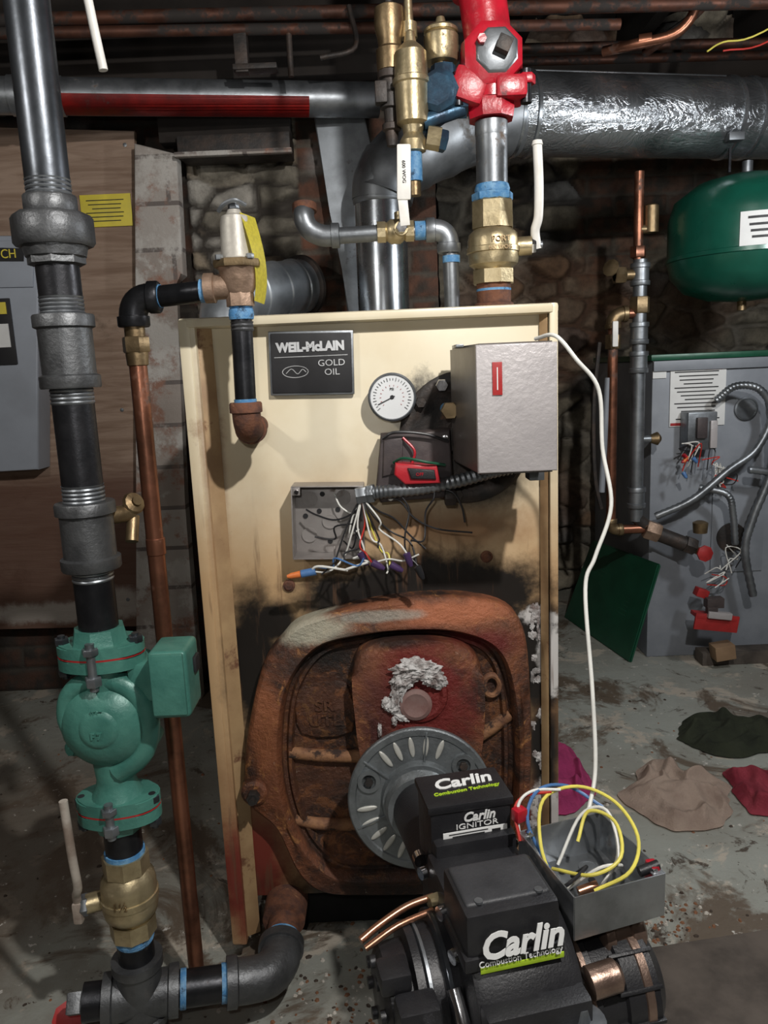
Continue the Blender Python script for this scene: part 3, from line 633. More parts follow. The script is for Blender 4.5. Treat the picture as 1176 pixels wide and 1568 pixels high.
TAG=mat('yellow_tag',(.74,.66,.08),.5,0,(.45,.38,.05),220,.5,.1);bmesh.ops.solidify(t,geom=t.faces[:],thickness=.0006);o.add(t,TAG)
o.done()
o=O('relief_discharge_pipe')
o.lathe((-.207,y,1.037),(-1,0,0),[(0,.0145),(.012,.0145)],BLUE);o.cyl((-.205,y,1.037),(-.288,y+.012,1.033),.0135,BLK)
o.lathe((-.272,y+.01,1.034),(-1,.1,0),[(0,.0145),(.010,.0145)],BLUE)
xc=-.310;yc=-.085
o.elbow((xc,yc,1.033),(1,0,0),(0,0,-1),.026,.0178,BLK)
o.hexn((xc,yc,.965),(xc,yc,.985),.0175,BRASSD);o.cyl((xc,yc,.985),(xc,yc,1.0),.013,BRASSD);o.lathe((xc,yc,.965),(0,0,-1),[(0,.0145),(.016,.0135),(.017,.0115)],BRASSD)
o.cyl((xc,yc,.955),(xc-.002,yc,.12),.0115,COPPER);o.lathe((xc,yc,.72),(0,0,-1),[(0,.012),(.001,.0128),(.022,.0128),(.023,.0118)],COPPER)
o.cyl((xc-.002,yc,.12),(xc-.002,yc,.0),.0115,COPPER);o.done()
# ------------------------------------------------------------------ supply riser over boiler
x,y=.183,.12
S=lambda z:(x,y,z)
o=O('supply_riser_pipe')
o.lathe(S(1.010),(0,0,1),[(0,.03),(.012,.030),(.014,.026),(.045,.026)],RUST);o.cyl(S(1.01),S(1.28),.0232,STEEL,seg=36)
o.lathe(S(1.035),(0,0,1),[(0,.0245),(.008,.0265),(.014,.0245)],BLUE);o.lathe(S(1.172),(0,0,1),[(0,.03),(.002,.031),(.010,.031),(.012,.027)],BLUE,8);o.lathe(S(1.182),(0,0,1),[(0,.0245),(.006,.0265),(.013,.0245)],BLUE)
o.lathe(S(1.262),(0,0,1),[(0,.0235),(.006,.0245),(.02,.024)],STEEL)
o.done()
o=O('brass_ball_valve')
ballvalve(o,S(1.052),(0,0,1),.0385,.10,BRASS)
o.lathe(S(1.142),(0,0,1),[(0,.030),(.004,.032),(.028,.032),(.032,.028)],BRASS,8,.2)
o.text('PORT',.011,(x+.006,y-.0400,1.112),BRASSD,ext=.001);o.text('600 WOG',.008,(x+.005,y-.0400,1.100),BRASSD,ext=.001)
o.cyl((x+.03,y,1.105),(x+.058,y-.004,1.105),.014,BRASS);o.hexn((x+.055,y-.004,1.105),(x+.064,y-.005,1.105),.013,CHROME);o.cyl((x+.06,y-.004,1.105),(x+.074,y-.006,1.105),.006,STEEL)
o.tube([(x+.066,y-.006,1.10),(x+.062,y-.010,1.125),(x+.066,y-.015,1.145),(x+.066,y-.02,1.19),(x+.064,y-.02,1.245)],.007,WHT,10);o.lathe((x+.064,y-.02,1.243),(0,0,1),[(0,.0085),(.006,.007),(.008,0)],WHT,12)
o.done()
o=O('red_flow_check_valve')
o.lathe(S(1.285),(0,0,1),[(0,.026),(.0,.034),(.012,.036),(.03,.034),(.04,.030)],REDP,8,.3)
o.lathe((x,y,1.365),(0,-1,0),[(-.03,.045),(.02,.047),(.034,.044),(.038,.036)],REDP,8,.39)
o.cyl((x,y,1.31),(x,y,1.36),.034,REDP);o.box((x-.035,y,1.325),(.05,.07,.045),REDP,.008,RY(20));o.box((x+.025,y-.01,1.32),(.045,.06,.03),REDP,.006)
o.tube([(x,y,1.37),(x-.006,y,1.42),(x-.012,y,1.47),(x-.02,y,1.56)],.034,REDP,24);o.lathe((x-.012,y,1.455),(-.1,0,1),[(0,.036),(0,.041),(.02,.041),(.02,.035)],REDP)
o.lathe((x+.004,y-.036,1.366),(0,-1,0),[(0,.033),(.004,.031),(.006,.028),(.006,0)],STEEL,8,.39);o.box((x+.012,y-.05,1.368),(.02,.018,.02),DARKI,.002,RY(25));o.hexn((x-.018,y-.042,1.378),(x-.018,y-.05,1.378),.007,REDP)
o.cyl((x-.02,y,1.54),(x-.05,y+.02,1.98),.03,REDP)
for sx in (-.05,.048):
    o.cyl((x+sx,y-.02,1.30),(x+sx,y-.02,1.345),.008,BLK);o.hexn((x+sx,y-.02,1.325),(x+sx,y-.02,1.338),.014,REDP)
o.done()
o=O('air_vent_assembly')
o.tube([(.16,.12,1.325),(.135,.125,1.325),(.115,.13,1.315),(.088,.13,1.295),(.08,.13,1.27)],.024,NAVY,20,rfun=lambda u,i:.028-.006*u)
o.lathe((.112,.12,1.32),(-.3,-1,0),[(0,.03),(.03,.03),(.036,.022),(.036,0)],NAVY,8);o.lathe((.135,.12,1.322),(1,0,0),[(0,.033),(.012,.033)],NAVY,8)
o.lathe((.115,.13,1.335),(0,0,1),[(0,.022),(.03,.018)],NAVY,8);o.lathe((.113,.13,1.362),(0,0,1),[(0,.013),(.006,.013),(.007,.024),(.010,.0255),(.042,.0255),(.046,.022),(.047,.025),(.051,.025),(.055,.02),(.060,.008),(.068,.006),(.07,0)],BRASS,32)
o.lathe((.066,.10,1.225),(0,0,1),[(0,.010),(.015,.012),(.016,.018),(.03,.020),(.04,.014),(.05,.016),(.055,.023),(.105,.0245),(.107,.027),(.113,.027),(.115,.0245),(.148,.023),(.156,.016),(.162,.009),(.175,.007),(.18,0)],BRASS,32)
o.cyl((.066,.10,1.18),(.066,.10,1.235),.009,BRASSD);o.hexn((.085,.105,1.262),(.115,.11,1.255),.016,NAVY);o.cyl((.08,.1,1.28),(.14,.11,1.30),.011,NAVY)
o.lathe((.086,.10,1.26),(1,0,-.2),[(0,.012),(.0,.017),(.02,.017),(.02,.01)],BRASS,8)
o.lathe((.036,.12,1.255),(0,0,1),[(0,.008),(.02,.010),(.022,.014),(.03,.014),(.032,.010),(.05,.011),(.052,.016),(.07,.017),(.075,.013),(.09,.014),(.092,.018),(.105,.018)],DARKI,12)
o.lathe((.038,.12,1.355),(0,0,1),[(0,.013),(.002,.020),(.03,.021),(.034,.017),(.045,.018),(.06,.022),(.085,.021),(.09,.012),(.09,0)],BRASSD,24)
o.cyl((.038,.12,1.44),(.038,.12,1.62),.006,DARKI);o.box((.022,.11,1.325),(.018,.02,.03),DARKI,.003)
o.lathe((.066,.12,1.40),(0,0,1),[(0,.012),(.02,.012),(.022,.007),(.05,.006),(.05,0)],BRASS,12);o.cyl((.04,.12,1.412),(.066,.12,1.412),.007,BRASSD)
o.cyl((.066,.10,1.2),(.066,.10,1.24),.012,BLUE)
o.done()
y=.10
o=O('bypass_pipe')
o.cyl((.117,y,1.01),(.116,y,1.10),.0118,STEEL);o.lathe((.117,y,1.083),(0,0,1),[(0,.013),(.010,.013)],BLUE)
o.elbow((.114,y,1.131),(0,0,-1),(-1,0,0),.024,.0155,STEEL)
o.cyl((.09,y,1.131),(.055,y,1.130),.0115,STEEL);o.cyl((.088,y,1.131),(.064,y,1.131),.0135,BLUE);o.cyl((.02,y,1.130),(-.07,y,1.128),.0118,STEEL)
o.tube([(-.055,y,1.129),(-.075,y,1.130),(-.093,y,1.140),(-.100,y,1.156),(-.099,y+.01,1.172)],.0155,STEEL,20)
o.lathe((-.048,y,1.129),(-1,0,0),[(0,.016),(.001,.018),(.012,.018),(.013,.015)],STEEL);o.lathe((-.099,y+.008,1.165),(0,.2,1),[(0,.016),(.001,.018),(.012,.018),(.013,.010)],RUST)
o.done()
o=O('brass_branch_valve')
o.lathe((.062,y,1.131),(-1,0,0),[(0,.011),(0,.016),(.012,.016),(.014,.014),(.02,.019),(.034,.019),(.04,.014),(.042,.016),(.054,.016),(.054,.011)],BRASS,8,.2)
o.cyl((.043,y-.01,1.131),(.043,y-.03,1.131),.010,BRASS);o.hexn((.043,y-.03,1.131),(.043,y-.036,1.131),.008,CHROME);o.cyl((.043,y,1.14),(.043,y,1.158),.009,BRASS)
o.box((.047,y-.035,1.155),(.014,.003,.045),WHT,.001,RY(-4));o.box((.049,y-.036,1.205),(.020,.006,.075),WHT,.0028,RY(2));o.text('600 WOG',.007,(.049,y-.0395,1.205),INK,rot=RY(90)@RX(90))
o.done()
# ------------------------------------------------------------------ flue & duct
o=O('flue_pipe')
o.tube([(.022,.745,.93),(.022,.82,.93),(.022,.89,.96),(.022,.90,1.05)],.064,GALVD,32)
o.cyl((.022,.9,1.02),(.024,.9,1.34),.0645,GALV,seg=48)
o.lathe((.024,.9,1.33),(0,0,1),[(0,.0655),(.004,.068),(.016,.068),(.02,.066)],GALVD,48)
o.tube([(.024,.9,1.34),(.028,.9,1.38),(.055,.905,1.43)],.07,GALVD,36);
o.tube([(.03,.9,1.35),(.05,.905,1.40),(.10,.92,1.445),(.17,.94,1.485),(.26,.97,1.53),(.36,1.0,1.553)],.085,GALVD,40,4,rfun=lambda u,i:.073+.026*min(1,u*1.3)+(.003 if i%4==0 else 0))
A=V((.36,1.0,1.553));B=V((1.05,1.13,1.553));dd=(B-A).normalized()
o.cyl(A,B+dd*1.4,.0985,FOIL,seg=64)
for k in (0.0,.04,.60,.66,1.2):
    o.lathe(A+dd*k,dd,[(0,.0985),(.003,.103),(.010,.103),(.013,.0985)],GALV,64)
o.box(A+dd*.32+V((0,-.02,.098)),(.56,.006,.004),GALV,.001,RZ(10.6))
o.box(A+dd*.6+V((0,-.085,-.07)),(.04,.03,.02),GALVD,.002);o.box(A+dd*.6+V((0,-.06,-.12)),(.006,.006,.06),BLK,0)
o.done()
o=O('draft_regulator_pipe')
a=V((-.34,.84,1.12));bq=V((-.192,1.03,1.158));dq=(bq-a).normalized()
o.cyl(a,bq,.070,GALVM,seg=48)
for k in (.05,.13,.2):o.lathe(a+dq*k,dq,[(0,.070),(.003,.073),(.010,.073),(.013,.070)],GALVM,48)
o.lathe(bq-dq*.01,dq,[(0,.072),(.004,.080),(.014,.080),(.018,.072)],DARKI,48)
o.tube([a,a+V((-.015,-.035,-.05)),a+V((-.0,-.045,-.12)),a+V((.02,-.045,-.25))],.067,GALVM,36);o.done()
o=O('red_striped_header_pipe')
a=V((-1.35,.78,1.6));bq=V((.03,1.0,1.6));dq=(bq-a).normalized()
o.cyl(a,bq,.041,STEEL,seg=36)
RB=mat('red_band',(.40,.015,.012),.45,.1,(.13,.01,.01),12,.9,.3,dirt=(.10,.08,.075),dc=.6)
t=bmesh.new();M=basis(dq);row=[]
for i in range(9):
    an=math.radians(i*10.5-92)
    v=M.to_3x3().inverted()@V((0,-math.cos(an),math.sin(an)));v=V((v.x,v.y,0)).normalized()*.0418
    row.append((t.verts.new((v.x,v.y,.56)),t.verts.new((v.x,v.y,1.22))))
for p,q in zip(row,row[1:]):t.faces.new((p[0],q[0],q[1],p[1]))
bmesh.ops.solidify(t,geom=t.faces[:],thickness=.001);o.add(t,RB,Matrix.Translation(a)@M)
for k in (.52,.56,.62): o.lathe(a+dq*k,dq,[(0,.041),(.001,.044),(.02,.044),(.021,.041)],STEEL if k!=.56 else RB,36)
o.done()
o=O('overhead_copper_pipes')
for (yy,zz,r,x0,x1) in ((.75,1.70,.012,-2,.6),(.80,1.735,.014,-2,2.2),(.86,1.755,.012,-2,2.2),(.7,1.775,.011,-2,1.4)):
    o.cyl((x0,yy-.05,zz),(x1,yy+.12,zz),r,COPD)
for (yy,zz,x0,x1) in ((1.25,1.80,.3,2.6),(1.4,1.82,.3,2.6)): o.cyl((x0,yy,zz),(x1,yy+.1,zz),.013,COPD)
o.tube([(.82,.9,1.98),(.80,.9,1.78),(.76,.92,1.70),(.66,.95,1.685),(.6,1.0,1.69)],.012,COPPER,14);o.lathe((.70,.94,1.690),(-1,.3,0),[(0,.014),(.001,.016),(.03,.016),(.031,.014)],COPPER)
o.tube([(.9,1.0,1.95),(.86,1.0,1.80),(.76,1.0,1.72),(.72,1.05,1.70)],.011,COPD,12)
o.tube([(-.03,.8,1.735),(-.02,.8,1.65),(-.1,.8,1.63)],.006,DARKI,10)
for i in range(3): o.tube([(-1.0,.5,1.93-.02*i),(-.4,.55,1.88),(.2,.5,1.92-.01*i),(.8,.6,1.88),(1.3,.6,1.93)],.004,WK,8)
o.done()
o=O('pipe_hanger_bracket');o.box((-.28,.82,1.655),(.03,.03,.09),DARKI,.003);o.box((-.25,.82,1.62),(.10,.04,.012),DARKI,.002);o.cyl((-.17,.82,1.70),(-.17,.82,1.60),.007,DARKI);o.done()
o=O('valve_lever_overhead');o.tube([(-.325,-.1,1.40),(-.318,-.1,1.34),(-.312,-.1,1.295)],.0055,WHT,10);o.cyl((-.325,-.1,1.40),(-.335,-.08,1.98),.0055,WHT);o.done()
# ------------------------------------------------------------------ second boiler
o=O('grey_furnace_cabinet')
o.box((1.17,1.50,.46),(.72,.6,.92),GREYB,.006);o.box((1.17,1.50,.93),(.735,.62,.018),GREEN,.004);o.box((1.17,1.194,.905),(.72,.012,.03),GREYB,.002)
o.box((.945,1.197,.815),(.165,.003,.18),PAPER,.0005)
for i in range(13):o.box((.945+random.uniform(-.006,.006),1.1945,.885-.0115*i),(.13-(i%4)*.015,.001,.003),INK,0)
o.box((.89,1.1942,.732),(.05,.001,.008),REDD,0);o.box((.99,1.1942,.893),(.05,.001,.008),REDD,0)
o.box((.83,1.197,.895),(.04,.003,.05),PAPER,0)
o.box((.935,1.16,.715),(.085,.06,.11),STEEL,.004);o.box((.93,1.125,.725),(.03,.015,.06),BK,.002);o.box((.965,1.125,.705),(.02,.01,.08),HAM,.002)
o.box((1.28,1.16,.74),(.12,.07,.10),STEEL,.003)
o.lathe((1.09,1.196,.77),(0,-1,0),[(0,.035),(.004,.035),(.005,.03),(.003,.03),(.003,0)],STEEL,28)
o.box((1.08,1.196,.40),(.16,.003,.26),GREYB,.001)
o.lathe((1.06,1.196,.38),(0,-1,0),[(0,.045),(.006,.045),(.008,.03),(.008,0)],DARKI,28)
o.done()
o=O('furnace_wiring')
rr=random.Random(5)
C=lambda pts,r=.008,m=STEEL:o.tube(pts,r,m,12,14,rfun=lambda u,i:r*(1+.18*(i%2)))
C([(.98,1.15,.80),(1.02,1.12,.84),(1.08,1.10,.83),(1.12,1.1,.76),(1.08,1.1,.66),(1.0,1.1,.60),(.90,1.1,.52),(.80,1.12,.47)],.010)
C([(1.12,1.12,.80),(1.13,1.1,.62),(1.08,1.1,.46),(1.06,1.1,.36),(1.09,1.1,.22)],.011)
C([(1.18,1.12,.72),(1.15,1.1,.60),(1.06,1.1,.60)],.010)
C([(.93,1.13,.55),(1.0,1.1,.53),(1.02,1.1,.47),(1.03,1.1,.38)],.009)
for i in range(20):
    cx,cz=rr.choice([(.89,.64),(.94,.62),(1.00,.58),(1.03,.33),(.99,.27)])
    pts=[(cx+rr.uniform(-.04,.04),1.12+rr.uniform(-.02,.02),cz+rr.uniform(-.045,.045)) for _ in range(4)]
    o.tube(pts,.0018,rr.choice([WW,WR,WK,WW,WK,WW]),6)
def nut2(p,m):o.lathe(p,(rr.uniform(-1,1),-.3,rr.uniform(-1,0)),[(0,.004),(.001,.007),(.016,.005),(.020,.003),(.020,0)],m,10)
for i in range(5): nut2((.86+rr.random()*.07,1.10,.60+rr.random()*.05),rr.choice([WO,REDP,WB]))
o.box((.965,1.08,.17),(.12,.05,.012),REDD,.002,RY(8));o.box((.965,1.06,.155),(.13,.008,.05),REDD,.002,RY(8));o.box((.97,1.054,.18),(.07,.02,.02),HAM,.002,RY(8));o.box((.95,1.06,.195),(.03,.02,.02),BK,.002)
o.box((.93,1.09,.24),(.035,.03,.025),REDD,.002,RY(20));o.box((.96,1.07,.215),(.05,.03,.03),BK,.002)
o.done()
o=O('furnace_drain_valve')
o.cyl((.78,1.12,.43),(.91,1.1,.375),.022,DARKI);o.hexn((.77,1.12,.435),(.81,1.115,.42),.03,BRZ);o.hexn((.88,1.10,.39),(.91,1.1,.378),.026,DARKI)
o.lathe((.925,1.07,.365),(.1,-1,.1),[(0,.020),(.004,.024),(.010,.024),(.013,.014),(.016,.0)],REDD,8);o.cyl((.91,1.12,.37),(.925,1.06,.365),.012,BRASSD)
o.lathe((.925,1.1,.42),(0,0,1),[(0,.02),(.03,.022),(.035,.012),(.035,0)],BRASSD,12)
o.done()
o=O('wood_block');o.box((1.00,1.09,.055),(.06,.05,.045),mat('pine_block',(.25,.16,.09),.8,0,(.15,.09,.05),12,.6,.3),.003,RY(-8));o.box((1.10,1.14,.02),(.3,.06,.04),WOODB,.003);o.done()
o=O('green_access_panel')
BL,BR,TR,TL=V((.648,1.62,.0)),V((.742,1.16,.0)),V((.812,1.12,.325)),V((.740,1.58,.30))
t=bmesh.new();nn=(BR-BL).cross(TL-BL).normalized()
if nn.y>0:nn=-nn
f=[t.verts.new(p) for p in (BL,BR,TR,TL)];g=[t.verts.new(p-nn*.012) for p in (BL,BR,TR,TL)]
t.faces.new(f);t.faces.new(g)
for i in range(4):t.faces.new((f[i],f[(i+1)%4],g[(i+1)%4],g[i]))
bmesh.ops.bevel(t,geom=t.edges[:],offset=.004,segments=2,affect='EDGES');o.add(t,GREEN)
for i in range(8):
    u0,u1,w=.30,.80,.40+.045*i
    p0=BL.lerp(BR,u0).lerp(TL.lerp(TR,u0),w)+nn*.001;p1=BL.lerp(BR,u1).lerp(TL.lerp(TR,u1),w)+nn*.001;o.cyl(p0,p1,.0025,GREEN,seg=8)
o.done()
o=O('expansion_tank')
tx,ty=1.02,1.1
o.lathe((tx,ty,1.075),(0,0,1),[(0,0),(.0,.03),(.006,.09),(.03,.155),(.07,.19),(.11,.20),(.112,.204),(.122,.204),(.124,.20),(.22,.20),(.27,.185),(.31,.13),(.33,.05),(.33,0)],GRNT,64)
o.cyl((tx,ty,1.4),(tx,ty,1.44),.014,STEEL);o.cyl((tx,ty,1.05),(tx,ty,1.08),.012,BRASSD)
def strip(a0,a1,z0,z1,rad,m):
    t=bmesh.new();row=[]
    for i in range(9):
        an=math.radians(a0+(a1-a0)*i/8);row.append((t.verts.new((tx+rad*math.cos(an),ty+rad*math.sin(an),z0)),t.verts.new((tx+rad*math.cos(an),ty+rad*math.sin(an),z1))))
    for p,q in zip(row,row[1:]):t.faces.new((p[0],q[0],q[1],p[1]))
    o.add(t,m)
strip(-118,-70,1.195,1.28,.2025,PAPER)
for k,z in enumerate((1.262,1.245,1.23,1.215)): strip(-113+k,-80+k*2,z,z+.006,.2032,INK)
o.done()
o=O('fill_line_pipes')
yy=1.12
o.cyl((.742,yy,.46),(.742,yy,1.2),.019,STEEL);o.cyl((.735,yy,1.2),(.735,yy,1.43),.013,COPPER)
for z in (1.16,1.0,.92):o.coupling((.742,yy,z-.03),(.742,yy,z+.03),.027,STEEL)
o.hexn((.742,yy,1.055),(.742,yy,1.10),.028,BRASSD);o.hexn((.735,yy,1.205),(.735,yy,1.235),.022,COPPER);o.lathe((.77,yy,1.27),(0,0,1),[(0,.02),(.07,.02),(.075,.012)],BRASSD,12);o.cyl((.735,yy,1.28),(.77,yy,1.28),.012,BRASSD)
o.cyl((.742,yy,1.16),(.67,yy,1.16),.015,BRASSD);o.hexn((.70,yy,1.16),(.67,yy,1.16),.024,BRASSD);o.lathe((.66,yy-.02,1.175),(-.6,-.6,.2),[(0,.012),(.01,.024),(.014,.024),(.018,.01),(.018,0)],BRASSD,10)
o.cyl((.668,yy,.455),(.668,yy,1.04),.014,COPPER);o.elbow((.668,yy,1.055),(0,0,-1),(1,0,0),.03,.02,BRASSD);o.cyl((.69,yy,1.055),(.742,yy,1.055),.014,COPPER)
o.elbow((.668,yy,.435),(0,0,1),(1,0,0),.025,.016,BRASSD);o.cyl((.69,yy,.435),(.765,yy,.435),.014,COPPER)
o.cyl((.640,yy,.55),(.655,yy,.88),.009,GREYB);o.tube([(.63,yy,.98),(.615,yy,.8),(.62,yy,.6),(.64,yy,.50)],.006,DARKI,8)
o.box((.665,yy-.03,1.0),(.016,.01,.07),WHT,.003);o.hexn((.668,yy,.96),(.668,yy,1.0),.022,BRASSD)
o.coupling((.742,yy,.5),(.742,yy,.56),.027,STEEL);o.lathe((.78,yy,.70),(1,0,0),[(0,.012),(.02,.02),(.03,.008),(.03,0)],BRASSD,10);o.cyl((.742,yy,.70),(.78,yy,.70),.01,STEEL)
o.cyl((.742,yy,.47),(.77,yy,.445),.018,DARKI)
o.done()
o=O('thermostat_wires')
o.tube([(1.25,.95,1.85),(1.0,1.0,1.72),(.9,1.0,1.70),(.86,1.0,1.68)],.0022,WY,8);o.tube([(1.25,.95,1.83),(1.02,1.0,1.70),(.9,1.0,1.68)],.0022,WR,8);o.done()
o=O('white_power_cable')
o.tube([(.190,-.16,.9585),(.207,-.19,.960),(.229,-.2,.932),(.255,-.2,.896),(.260,-.2,.828),(.265,-.22,.763),(.244,-.23,.705),(.230,-.24,.669),(.228,-.28,.561),(.2236,-.31,.483),(.208,-.34,.448)],.0024,WW,10,8);o.done()
# ------------------------------------------------------------------ oil burner
R0=V((.978,.208,0));F0=V((.208,-.978,0))
BM=Matrix(((R0.x,-F0.x,0,.034),(R0.y,-F0.y,0,-.12),(0,0,1,.338),(0,0,0,1)))
o=O('oil_burner')
o.M=BM@Matrix.Rotation(math.radians(-12),4,'Z')@Matrix.Rotation(math.radians(-6),4,'X')
o.lathe((0,.012,0),(0,-1,0),[(0,.040),(.001,.098),(.003,.102),(.010,.102),(.012,.100),(.012,.092),(.010,.090),(.010,.056),(.014,.054),(.022,.053),(.022,.046),(.012,.044)],ALU,64)
for i in range(24):
    a=2*math.pi*i/24+.13
    if i%8==2: 
        o.lathe((.077*math.cos(a),.004,.077*math.sin(a)),(0,-1,0),[(0,.017),(.006,.016),(.006,.010),(.002,.009),(.002,0)],ALU,24);o.hexn((.077*math.cos(a),.0,.077*math.sin(a)),(.077*math.cos(a),-.006,.077*math.sin(a)),.006,DARKI);continue
    if i%8 in(1,3):continue
    p0=V((.064*math.cos(a),-.000,.064*math.sin(a)));p1=V((.088*math.cos(a),-.000,.088*math.sin(a)))
    t=bmesh.new();bmesh.ops.create_icosphere(t,subdivisions=3,radius=1)
    t.transform(Matrix.Diagonal((.0145,.0022,.0040,1)));o.add(t,ALUB,Matrix.Translation((p0+p1)/2+V((0,.001,0)))@Matrix.Rotation(-a,4,'Y'))
for k in range(6):
    a=k*math.pi/3+.4;o.box((.075*math.cos(a),.001,.075*math.sin(a)),(.044,.005,.0028),ALU,.0008,RY(-math.degrees(a)))
o.lathe((0,-.01,0),(0,-1,0),[(0,.046),(.006,.050),(.012,.046),(.018,.050),(.024,.046)],ALU,40)
o.M=BM
o.cyl((0,0,0),(0,-.15,.004),.045,BPL,seg=40);o.cyl((0,.0,0),(0,.062,0),.043,DARKI)
o.box((.004,-.195,.03),(.094,.07,.11),BPL,.006)
o.box((.003,-.186,.080),(.092,.064,.086),BPL,.004,RZ(-2));o.box((.003,-.186,.119),(.098,.068,.010),BPL,.003,RZ(-2))
o.text('Carlin',.028,(.005,-.176,.1245),PAPER,rot=RZ(2),ext=.0004,off=.0008,shear=.25);LIM=mat('lime_print',(.42,.62,.03),.5,0,bump=0)
o.text('Combustion Technology',.0078,(.005,-.194,.1245),LIM,rot=RZ(2),ext=.0004,off=.0002,shear=.2)
o.text('Carlin',.015,(.010,-.2205,.107),PAPER,ext=.0004,off=.0004,shear=.25);o.text('IGNITOR',.009,(.008,-.2195,.0965),PAPER,ext=.0004,sx=1.35)
o.box((.006,-.2190,.083),(.074,.0012,.017),PAPER,.0003)
for i in range(5):o.box((-.002,-.2199,.089-.003*i),(.045-(i%2)*.008,.0004,.0009),INK,0)
o.box((.030,-.2199,.083),(.010,.0004,.010),INK,0)
for sx in(-.052,.056):o.lathe((sx,-.19,.05),(0,-1,0),[(0,.008),(.01,.008),(.01,.0)],CHROME,12)
o.lathe((-.055,-.315,-.01),(1,0,0),[(0,.070),(.004,.084),(.012,.088),(.095,.088),(.105,.084),(.108,.07)],BPL,48)
o.box((0,-.26,.015),(.10,.09,.11),BPL,.006)
o.box((-.012,-.340,.088),(.090,.074,.052),BPL,.006);o.box((-.012,-.336,.112),(.082,.058,.009),BPLT,.004,seg=3)
for sx in (-.04,.018):o.lathe((sx,-.362,.1155),(0,0,1),[(0,.004),(.002,.004),(.002,.0)],STEEL,12)
o.box((-.012,-.340,.066),(.096,.080,.014),BPL,.003)
o.text('Carlin',.032,(-.008,-.3845,.086),PAPER,rot=RX(80),ext=.0005,off=.0010,shear=.25);o.text('Combustion Technology',.0080,(-.008,-.3830,.0690),PAPER,rot=RX(80),ext=.0004)
o.box((-.006,-.3815,.0615),(.080,.0012,.0055),LIM,.0003)
o.lathe((.055,-.325,-.03),(1,0,0),[(0,.05),(.004,.058),(.02,.060),(.022,.056),(.045,.056),(.047,.060),(.080,.060),(.084,.054),(.094,.042),(.094,0)],BPL,40)
o.lathe((.062,-.325,-.03),(1,0,0),[(0,.060),(.001,.0625),(.006,.0625),(.007,.060)],TAN,40);o.lathe((.118,-.325,-.03),(1,0,0),[(0,.058),(.002,.0615),(.010,.0615),(.012,.058)],TAN,40)
o.lathe((.095,-.325,.022),(1,0,-.05),[(0,.016),(.003,.021),(.012,.022),(.014,.019),(.030,.019),(.032,.022),(.045,.021),(.050,.014),(.050,0)],TAN,20)
o.lathe((.062,-.372,.015),(1,0,.1),[(0,.012),(.002,.015),(.03,.015),(.034,.010),(.034,0)],TAN,16)
for i in range(12):
    a=2*math.pi*i/12;o.box((.115,-.325+.059*math.sin(a),-.03+.059*math.cos(a)),(.045,.004,.008),BPL,.001,RX(-math.degrees(a)))
o.cyl((.04,-.405,.005),(.04,-.405,-.07),.020,TAN,seg=24);o.lathe((.04,-.405,.006),(0,0,1),[(0,.018),(.002,.022),(.006,.022),(.007,.008),(.02,.006),(.02,0)],STEEL,20)
o.box((0,-.395,-.01),(.10,.03,.09),BPL,.006);o.box((.03,-.43,-.04),(.06,.02,.05),BPL,.003);o.box((.05,-.442,-.03),(.07,.004,.022),INK,.001);o.box((.05,-.4445,-.03),(.06,.002,.014),YEL,.0004);o.text('99FRD',.011,(.05,-.446,-.03),INK,ext=.0003)
o.lathe((-.055,-.30,-.02),(-1,0,0),[(0,.070),(.010,.072),(.012,.060),(.03,.060),(.032,.064),(.04,.064),(.042,.05),(.065,.048),(.07,.040),(.07,0)],BPL,40)
o.lathe((-.062,-.30,-.02),(-1,0,0),[(0,.070),(.001,.072),(.005,.072),(.006,.07)],STLD,40);o.lathe((-.080,-.30,-.02),(-1,0,0),[(0,.060),(.001,.063),(.004,.063),(.005,.060)],STEEL,40)
for i in range(8):
    a=2*math.pi*i/8+.3;o.cyl((-.12,-.30+.035*math.sin(a),-.02+.035*math.cos(a)),(-.13,-.30+.035*math.sin(a),-.02+.035*math.cos(a)),.006,BPL,seg=12)
o.box((-.10,-.36,.0),(.04,.03,.05),BPL,.006);o.box((-.115,-.33,.03),(.03,.03,.02),BPL,.004);o.hexn((-.09,-.385,.0),(-.09,-.40,.0),.010,CHROME);o.hexn((-.07,-.38,-.045),(-.07,-.40,-.045),.013,CHROME)
o.tube([(-.065,-.36,.03),(-.062,-.385,.0),(-.060,-.39,-.05)],.007,CHROME,10)
o.tube([(-.055,-.26,.050),(-.085,-.265,.048),(-.115,-.275,.042),(-.138,-.285,.036)],.0038,COPB,10);o.tube([(-.06,-.275,.046),(-.1,-.285,.044),(-.135,-.295,.034)],.0032,COPB,10);o.hexn((-.05,-.265,.05),(-.062,-.268,.05),.007,BRASS)
o.tube([(-.12,-.30,-.06),(-.09,-.38,-.08),(-.02,-.41,-.09)],.006,COPB,10)
for p in ((-.058,-.31,.070),(-.058,-.35,.055),(-.053,-.22,.05)):o.lathe(p,(-1,-.3,0),[(0,.007),(.006,.007),(.006,0)],CHROME,12)
o.box((.0,-.30,-.215),(.05,.05,.246),DARKI,.003);o.box((.0,-.30,-.33),(.2,.16,.016),DARKI,.003)
o.done()
o=jbox('burner_junction_box',(.194,-.392,.437),.100,.112,.046,RZ(17)@RX(-90),m=JBG)
o.M=Matrix.Identity(4)
o.cyl((.145,-.41,.41),(.125,-.41,.405),.010,STEEL);o.done()
o=O('burner_box_wires')
o.tube([(.16,-.40,.40),(.15,-.37,.43),(.160,-.335,.462),(.20,-.325,.470),(.235,-.345,.462),(.245,-.39,.45),(.225,-.43,.44),(.19,-.43,.42)],.0019,WY,8)
o.tube([(.16,-.38,.41),(.19,-.42,.43),(.22,-.415,.445),(.226,-.375,.458),(.205,-.35,.455),(.19,-.365,.43)],.0019,WY,8)
